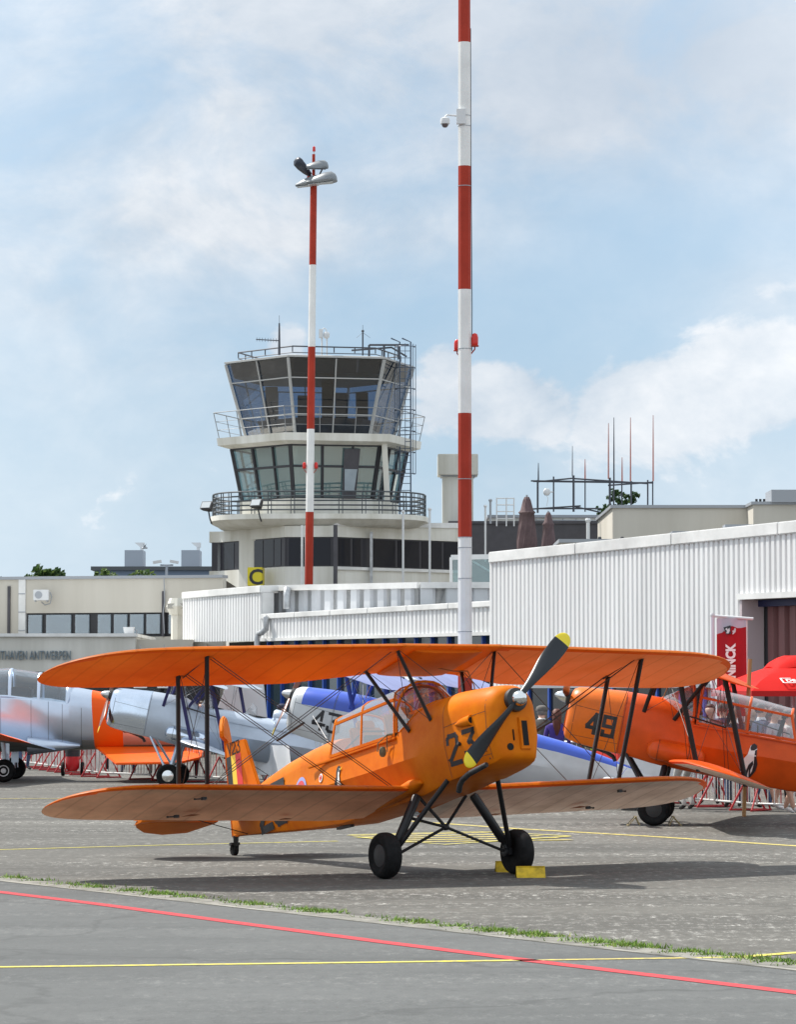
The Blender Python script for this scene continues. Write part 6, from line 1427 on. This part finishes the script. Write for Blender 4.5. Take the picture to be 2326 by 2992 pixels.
# ------------------------------------------------------------------ people
def person(x, y, yaw, h=1.75, top=(.1, .1, .12), legs=(.03, .035, .06), shoes=(.03, .03, .03), hair=(.04, .025, .015), label='', lean=0.0, arms='down', hat=None, long_hair=False, skin=(.55, .33, .24), bare=False, stride=.08, kneel=False, collar=None, group=None, sleeve=True):
    s_ = h / 1.75; e = empty('person', (x, y, 0), label, 'person', group, yaw); V_ = []; E_ = []; Rr = []
    def v(p, r): V_.append(Vector(p) * s_); Rr.append(r * s_); return len(V_) - 1
    def ln(*ids):
        for a, c in zip(ids, ids[1:]): E_.append((a, c))
    lz = lambda z: Vector((0, -sin(lean) * (z - .95), .95 + cos(lean) * (z - .95)))   # leaning forwards is -y
    T = lambda x, y, z: (x, y + lz(z).y, lz(z).z)
    pel = v((0, 0, .95), .155); wa = v(T(0, 0, 1.12), .135); ch = v(T(0, .005, 1.32), .155); nk0 = v(T(0, .01, 1.46), .075); nk = v(T(0, -.005, 1.52), .052); hd = v(T(0, -.015, 1.62), .086); ht = v(T(0, -.01, 1.69), .075)
    ln(pel, wa, ch, nk0, nk, hd, ht); no = v(T(0, -.105, 1.615), .016); ln(hd, no); chn = v(T(0, -.06, 1.55), .035); ln(hd, chn)
    for sx in (-1, 1):
        ear = v(T(sx * .085, 0, 1.62), .014); ln(hd, ear)
        f = stride * sx
        if kneel: hp = v((sx * .10, 0, .90), .105); kn = v((sx * .13, -.32 + .1 * sx, .52), .062); an = v((sx * .12, .02 + .1 * sx, .10), .042); to = v((sx * .13, -.16 + .1 * sx, .045), .036)
        else: hp = v((sx * .10, 0, .88), .10); kn = v((sx * .11, -f * .6 - .02, .50), .062); an = v((sx * .12, f, .10), .043); to = v((sx * .14, f - .17, .035), .034)
        ln(pel, hp, kn, an, to)
        sh = v(T(sx * .175, .005, 1.41), .062)
        if arms == 'down': el = v(T(sx * .235, .03, 1.13), .042); wr = v(T(sx * .225, -.06, .90), .029)
        elif arms == 'front': el = v(T(sx * .24, -.03, 1.15), .042); wr = v(T(sx * .10, -.26, 1.18), .029)
        elif arms == 'hips': el = v(T(sx * .34, .08, 1.18), .042); wr = v(T(sx * .19, -.02, 1.02), .029)
        else: el = v(T(sx * .23, -.22, 1.22), .042); wr = v(T(sx * .10, -.30, 1.45), .029)
        wd = (V_[wr] - V_[el]).normalized(); ha = v((V_[wr] + wd * .07 * s_) / s_, .026)
        ln(ch, sh, el, wr, ha); sd_ = wd.orthogonal().normalized(); 
        for k in range(4):
            q = (V_[ha] + sd_ * (.012 * (k - 1.5) * 1.6) + wd * (.07 - .008 * abs(k - 1.3)) * s_ + Vector((0, -.015, 0))) / s_; fi = v(q, .0085); ln(ha, fi)
        th = v((V_[ha] + sd_ * .04 + wd * .02) / s_, .009); ln(ha, th)
    me = bpy.data.meshes.new('body'); me.from_pydata(V_, E_, []); ob = bpy.data.objects.new('body', me); COL.objects.link(ob)
    md = ob.modifiers.new('s', 'SKIN'); md.use_smooth_shade = True
    for i, r_ in enumerate(Rr): me.skin_vertices[0].data[i].radius = (r_, r_ * (.78 if i in (wa, ch, pel) else 1))
    me.skin_vertices[0].data[pel].use_root = True
    sb = ob.modifiers.new('u', 'SUBSURF'); sb.levels = 1; sb.render_levels = 1
    dg = bpy.context.evaluated_depsgraph_get(); m2 = bpy.data.meshes.new_from_object(ob.evaluated_get(dg)); ob.modifiers.clear(); ob.data = m2
    def cm(tag_, c, r=.8): return mat('cloth_%s_%02x%02x%02x' % (tag_, *[int(min(.999, q) * 255) for q in c]), c, r, var=.12, vscale=9)
    m2.materials.clear()
    for m_ in (cm('skin', skin, .55), cm('top', top), cm('legs', legs), cm('shoe', shoes, .5)): m2.materials.append(m_)
    nz = lz(1.47).z * s_; ny = lz(1.47).y * s_
    for p in m2.polygons:
        c = p.center; dneck = (c - Vector((0, ny, nz)))
        up = dneck.dot(Vector((0, -sin(lean), cos(lean)))); hand = min((c - V_[i]).length for i in range(len(V_)) if Rr[i] < .0266 * s_ and i not in (no,) and abs(V_[i].x) > .05)
        if up > .0 * s_ and abs(c.x) < .12 * s_: p.material_index = 0
        elif hand < .05 and c.z > .6 * s_ and abs(c.x) > .06: p.material_index = 0
        elif c.z > .97 * s_: p.material_index = 1
        elif c.z < .115 * s_: p.material_index = 3
        elif bare and c.z < .5 * s_: p.material_index = 0
        else: p.material_index = 2
        if not sleeve and p.material_index == 1 and abs(c.x) > .2 * s_ and c.z < lz(1.25).z * s_: p.material_index = 0
        if p.material_index == 2 and c.z > .75 * s_ and abs(c.x) > .19 * s_: p.material_index = 1
    ob.parent = e
    hc = Vector(T(0, .012, 1.645)) * s_; b = MB(); b.sphere(hc, .104 * s_, 14, (.92, 1.02, 1.05))
    for vtx in b.bm.verts:
        d = vtx.co - hc
        if d.y < -.03 * s_ and d.z < .045 * s_: vtx.co.y = hc.y - .03 * s_ + (d.y + .03 * s_) * .1
        if d.z < -.06 * s_ and not long_hair: vtx.co.z = hc.z - .06 * s_
        if long_hair and d.z < -.02 * s_ and d.y > -.04: vtx.co.z = hc.z - .02 * s_ + (d.z + .02 * s_) * 5.2; vtx.co.y += .035
    b.build('hair', cm('hair', hair, .6), e, smooth=60)
    if hat:
        b = MB(); b.lathe([(.112 * s_, .0), (.115 * s_, .03 * s_), (.10 * s_, .075 * s_), (.05 * s_, .10 * s_), (0, .105 * s_)], hc + Vector((0, 0, .015)), (0, 0, 1), 16); b.box(hc + Vector((0, -.15 * s_, .02)), (.15 * s_, .12 * s_, .012)); b.build('cap', cm('cap', hat), e, smooth=50)
    if collar:
        b = MB(); cc = Vector(T(0, 0, 1.475)) * s_; b.lathe([(.085 * s_, -.02), (.075 * s_, .02), (.062 * s_, .035)], cc, (0, 0, 1), 14, cap=False); b.build('collar', cm('collar', collar), e)
    return e
def pl(px, D): return at(px, 2018, D).x
navy, jean, blk_, wht = (.015, .02, .05), (.05, .08, .16), (.015, .015, .018), (.7, .7, .7)
person(pl(1578, 58.4), 58.4, R(170), 1.72, (.065, .055, .048), blk_, label='man in grey cap and brown vest over white sleeves, back turned, bending forward', lean=.42, arms='front', hat=(.12, .11, .10), collar=wht, hair=(.2, .18, .16))
person(pl(1627, 58.0), 58.0, R(178), 1.62, (.055, .028, .22), navy, label='woman with long red-brown hair and a purple jacket, back turned', long_hair=True, hair=(.10, .022, .012))
person(pl(1735, 57.2), 57.2, R(150), 1.66, (.45, .55, .01), (.08, .07, .06), label='person in neon yellow vest behind the nose of biplane 49', lean=.2, arms='front')
person(pl(2224, 53.2), 53.2, R(115), 1.74, (.022, .035, .085), jean, label='man in dark blue shirt with white collar seen through the canopy of biplane 49', collar=wht, hair=(.03, .02, .016))
person(pl(2276, 54.2), 54.2, R(165), 1.72, (.055, .018, .03), blk_, label='man in maroon top, back turned, seen through the canopy of biplane 49', hair=(.03, .02, .016))
person(pl(2143, 53.6), 53.6, R(185), 1.66, (.018, .045, .085), jean, label='person in dark teal jacket standing under the brewery banner', hair=(.25, .15, .10))
person(pl(2196, 55.0), 55.0, R(20), 1.7, (.10, .03, .02), jean, label='person in rust coloured top and jeans near the wooden stake', hair=(.05, .03, .02))
person(pl(2010, 52.3), 52.3, R(200), 1.70, (.2, .2, .22), (.40, .40, .38), (.02, .02, .02), label='person crouching in pale grey trousers and black shoes under the wing of biplane 49', kneel=True, lean=.6, arms='front')
person(pl(1966, 55.0), 55.0, R(10), 1.7, (.10, .10, .14), blk_, label='person in black trousers left of the crouching person', hair=(.04, .03, .02))
person(pl(2075, 55.2), 55.2, R(-20), 1.72, (.28, .06, .05), blk_, label='person in red top and black trousers right of the crouching person')
person(pl(2304, 50.8), 50.8, R(80), 1.66, (.45, .42, .40), (.35, .33, .3), wht, label='person with bare calves and white shoes at the right edge', bare=True)
person(pl(2262, 52.4), 52.4, R(60), 1.68, (.35, .35, .38), (.5, .5, .5), wht, label='person in pale trousers and white shoes near the right edge', bare=True)
person(pl(2112, 56.5), 56.5, R(175), 1.74, (.05, .06, .12), navy, label='person in navy clothes furthest behind the barriers by the banner pole')
person(pl(825, 66.5), 66.5, R(60), 1.66, (.01, .012, .018), blk_, label='man in a dark cap with white badge, behind the silver biplane', hat=(.015, .02, .05))
person(pl(72, 79.0), 79.0, R(30), 1.72, (.06, .08, .16), jean, blk_, label='person in jeans and black boots beside the trainer wheel at left')
person(pl(300, 76.0), 76.0, R(10), 1.7, (.3, .05, .05), blk_, label='person in black trousers behind the barriers, under the orange band')
person(pl(376, 74.5), 74.5, R(-30), 1.72, (.3, .3, .32), navy, label='person in navy trousers behind the barriers, left of the silver biplane wheel')
person(pl(455, 73.5), 73.5, R(190), 1.72, (.35, .02, .02), (.10, .05, .04), label='person in red jacket behind the cowling of the silver biplane')
person(pl(505, 72.5), 72.5, R(170), 1.76, (.40, .02, .02), blk_, label='person in bright red jacket right of the other red jacket')
person(pl(590, 71.5), 71.5, R(5), 1.72, (.05, .05, .06), blk_, label='person in black behind the barriers near the orange tail fin')

# ------------------------------------------------------------------ banner, parasol, stake, extinguisher, notices
def banner():
    D = 62.0; x = lambda px: at(px, 2018, D).x; z = lambda py: zof(2140, py, D)
    e = empty('banner_flag', (x(2083), D, 0), 'tall white and red beer banner with a crest and white upright letters', 'banner'); x0 = x(2083)
    b = MB(); b.tube([(0, 0, 0), (0, 0, z(1797))], .035, 8); b.build('banner_pole', mat('pole_white', (.66, .62, .68), .4), e, smooth=50)
    b = MB(); b.tube([(-.0, 0, z(1799)), (x(2202) - x0, -.02, z(1808))], .028, 8); b.sphere((0, 0, z(1797)), .05, 8); b.build('banner_arm', m_lt, e, smooth=50)
    b = MB(); b.tube([(x(2182) - x0, .03, z(1810)), (x(2178) - x0, .03, .3)], .03, 6); b.build('tension_rod', m_whtrim, e)
    def Fp(px, py): u = (px - 2095) / 86; return Vector((x(px) - x0, -.03 + .035 * sin(u * 9 + (py - 1800) * .01), z(py)))
    wav = [(2095, 1853), (2103, 1850), (2113, 1848), (2118, 1844), (2130, 1834), (2139, 1828), (2146, 1831), (2156, 1835), (2168, 1834), (2181, 1831)]
    N = 20; grid = [[], [], []]
    def by(px):
        for a, c in zip(wav, wav[1:]):
            if a[0] <= px <= c[0]: return a[1] + (c[1] - a[1]) * (px - a[0]) / (c[0] - a[0])
        return 1832
    for nm, m, ya, yb in (('white_field', mat('banner_white', (.60, .55, .62), .8, transl=.3), lambda p: 1806, by), ('red_field', mat('banner_red', (.50, .012, .022), .8, transl=.3), by, lambda p: 2092)):
        b = MB(); rings = []
        for j in range(9):
            r_ = []
            for i in range(N + 1):
                px = 2095 + 86 * i / N; r_.append(Fp(px, ya(px) + (yb(px) - ya(px)) * j / 8))
            rings.append(r_)
        b.loft([[*r_, *[q + Vector((0, .004, 0)) for q in r_[::-1]]] for r_ in rings]); b.build(nm, m, e, smooth=60)
    def patch(nm, pts, m, dy=-.045):
        b = MB(); b.prism([Fp(*p) * 1 + Vector((0, 0, 0)) for p in pts], (0, -.004, 0)); bmesh.ops.translate(b.bm, verts=b.bm.verts, vec=(0, dy, 0)); return b.build(nm, m, e)
    patch('crest_dark', [(2114, 1833), (2134, 1827), (2137, 1851), (2122, 1854)], m_blk); patch('crest_pale', [(2119, 1838), (2124, 1834), (2126, 1840), (2131, 1834), (2132, 1843), (2128, 1851), (2122, 1850), (2124, 1843)], m_lt, -.052)
    patch('crest_red', [(2138, 1829), (2150, 1836), (2149, 1851), (2136, 1850), (2133, 1842)], mat('banner_red')); patch('crest_hand', [(2147, 1834), (2150, 1838), (2149, 1846), (2142, 1853), (2139, 1853), (2141, 1847), (2138, 1843), (2143, 1842)], m_lt, -.052)
    H = 26 * D / FPX; t = text_mesh('DE KONINCK', H / .70, 'banner_lettering', m_white, Matrix.Identity(4), e, extrude=.002, bold=.012)
    w = max(v.co.x for v in t.data.vertices); t.data.transform(Matrix.Diagonal(((z(1879) - z(2074)) / w, 1, 1, 1))); t.data.transform(frame((x(2147) - x0, -.078, z(2074)), (0, 0, 1), (-1, 0, 0)))
banner()
def beer_parasol():
    D = 60.5; x = lambda px: at(px, 2018, D).x; z = lambda py: zof(2300, py, D); cx = x(2318); e = empty('beer_parasol', (cx, D, 0), 'open bright red beer parasol at the right edge with white lettering', 'parasol')
    rd = mat('parasol_red', (.78, .022, .018), .75, spec=.2, transl=.35, var=.05, vscale=2); hw = cx - x(2056); zr, zt = z(2018), z(1942); n = 4
    def sq(w, zz, k=8, sag=0.0, rot=R(12)):
        c = [Vector((w * cos(rot + pi / 4 + i * pi / 2) * 1.0, w * sin(rot + pi / 4 + i * pi / 2) * 1.0, zz)) for i in range(4)]; out = []
        for i in range(4):
            for j in range(k):
                t = j / k; p = c[i].lerp(c[(i + 1) % 4], t); p.z += sag * 4 * t * (1 - t); out.append(p)
        return out
    W_ = hw * 1.02
    b = MB(); b.loft([sq(W_, zr - .02), sq(W_, zr), sq(W_ * .8, zr + (zt - zr) * .36, 8, .02), sq(W_ * .5, zr + (zt - zr) * .72, 8, .03), sq(W_ * .22, zt, 8, .02)], cap=False); b.build('canopy', rd, e, smooth=25)
    b = MB(); b.loft([sq(W_ * 1.005, zr - .10), sq(W_ * 1.003, zr)], cap=False); b.build('valance', mat('parasol_dark_red', (.50, .012, .012), .75, transl=.3), e)
    zc = z(1915); b = MB(); b.loft([sq(W_ * .40, zc - .30, 8, .09), sq(W_ * .33, zc - .19, 8, .09), sq(W_ * .24, zc - .10, 8, .06), sq(W_ * .14, zc - .03, 8, .03), sq(.02, zc)], cap=False); b.build('vent_cap', rd, e, smooth=30)
    for k in range(3):
        b = MB(); a = R(12) + pi / 4 + pi + k * 1.2; b.tube([(cos(a) * .5, sin(a) * .5, zc - .35), (cos(a) * .62, sin(a) * .62, zc - .45), (cos(a) * .7, sin(a) * .66, zc - .5)], .01, 5); b.build('tie_cord', rd, e)
    b = MB(); b.tube([(0, 0, 0), (0, 0, zc)], .03, 8); b.build('parasol_pole', m_stain, e)
    for i in range(4):
        a = R(12) + pi / 4 + i * pi / 2; b = MB(); b.tube([(0, 0, zt - .05), (W_ * .98 * cos(a), W_ * .98 * sin(a), zr - .02)], .012, 5); b.build('parasol_rib', m_stain, e)
    # printed label on the panel facing the camera
    a0, a1 = R(12) + pi / 4 + pi, R(12) + pi / 4 + 3 * pi / 2; A, B_ = Vector((W_ * cos(a0), W_ * sin(a0), zr)), Vector((W_ * cos(a1), W_ * sin(a1), zr)); u = (B_ - A).normalized(); mid = (A + B_) / 2; top_ = Vector((0, 0, zt)) ; up = (top_ - mid); up = (up - u * up.dot(u)).normalized(); n_ = u.cross(up); n_ = n_ if n_.y < 0 else -n_
    s0 = mid - u * .56 + up * .15 + n_ * .10
    for a_, c_, w_ in (((0, 0), (1.0, 0), .02), ((0, .22), (.2, .22), .02), ((.5, .22), (1.0, .22), .02), ((0, 0), (0, .22), .03)):
        b = MB(); b.beam(s0 + u * a_[0] + up * a_[1], s0 + u * c_[0] + up * c_[1], .006, w_, up=up if a_[1] == c_[1] else u); b.build('label_frame', m_white, e)
    text_mesh('DE KONINCK', .16, 'label_lettering', m_white, frame(s0 + u * .07 + up * .05 + n_ * .004, u, up), e, extrude=.002, bold=.004)
beer_parasol()
b = MB(); p = gr(2174, 2385); b.tube([(p.x, p.y, 0), (p.x + .04, p.y, 1.2), (at(2192, 1925, p.y).x, p.y, zof(2190, 1925, p.y))], .032, 8); tag(b.build('wooden_stake', mat('raw_wood', (.42, .24, .10), .7, var=.2, vscale=5, streak=True), smooth=50), 'upright raw wooden stake in front of the red-orange biplane tail area', 'stake')
e = empty('fire_extinguisher', (at(213, 2018, 73.5).x, 73.5, 0), 'red wheeled fire extinguisher standing before the barriers at left', 'fire extinguisher')
rd = mat('extinguisher_red', (.55, .012, .02), .35, coat=.3)
b = MB(); b.lathe([(.02, .10), (.10, .12), (.155, .20), (.16, .30), (.16, .85), (.12, .95), (.05, .99), (.04, 1.08)], (0, 0, 0), (0, 0, 1), 20); b.build('cylinder', rd, e, smooth=40)
b = MB(); b.lathe([(.163, .45), (.163, .75)], (0, 0, 0), (0, 0, 1), 20, cap=False); b.build('dark_label', m_blk, e); b = MB(); b.lathe([(.165, .78), (.165, .86)], (0, 0, 0), (0, 0, 1), 20, cap=False); b.build('yellow_label', m_yt, e)
for sx in (-1, 1):
    b = MB(); b.lathe([(.08, -.03), (.15, -.035), (.165, 0), (.15, .035), (.08, .03)], (sx * .22, .05, .165), (1, 0, 0), 20); w = b.build('wheel', mat('black_tyre'), e, smooth=40); b = MB(); b.lathe([(.08, -.031), (.08, .031)], (sx * .22, .05, .165), (1, 0, 0), 14); b.build('wheel_rim', rd, w)
b = MB(); b.tube([(-.19, .05, .165), (-.2, .05, .9), (-.12, .1, 1.1), (.12, .1, 1.1), (.2, .05, .9), (.19, .05, .165)], .016, 6); b.build('handle_frame', rd, e); b = MB(); b.tube([(.03, 0, 1.05), (.12, -.15, .9), (.05, -.19, .6), (-.1, -.17, .9)], .014, 6); b.build('hose', m_blk, e)
for px, txt, lab in ((410, 'AAN', 'small white notice board above the cowling of the silver biplane, the left one'), (479, 'ARR', 'small white notice board above the cowling of the silver biplane, the right one')):
    D = 97; o = at(px, 2000, D); e = empty('notice_board', (o.x, D, o.z), lab, 'notice board', 'notice boards on the canopy front'); b = MB(); b.box((0, 0, 0), (.40, .04, .20)); b.build('board', m_white, e)
    text_mesh(txt, .17, 'board_lettering', m_blk, frame((-.17, -.026, -.06), (1, 0, 0), (0, 0, 1)), e, extrude=.001); b = MB(); b.tube([(0, .02, .1), (0, .02, 1.2)], .01, 5); b.build('hanger', m_stain, e)
# bird in the far sky
b = MB(); p = at(423, 1601, 150); b.sphere(p, .09, 8, (1.6, .6, .6)); b.poly([p, p + Vector((-.12, .1, .22)), p + Vector((.12, 0, .02))]); b.poly([p, p + Vector((.1, -.2, .2)), p + Vector((-.1, 0, .02))]); tag(b.build('bird', m_stain), 'tiny grey bird flying above the distant block', 'bird')
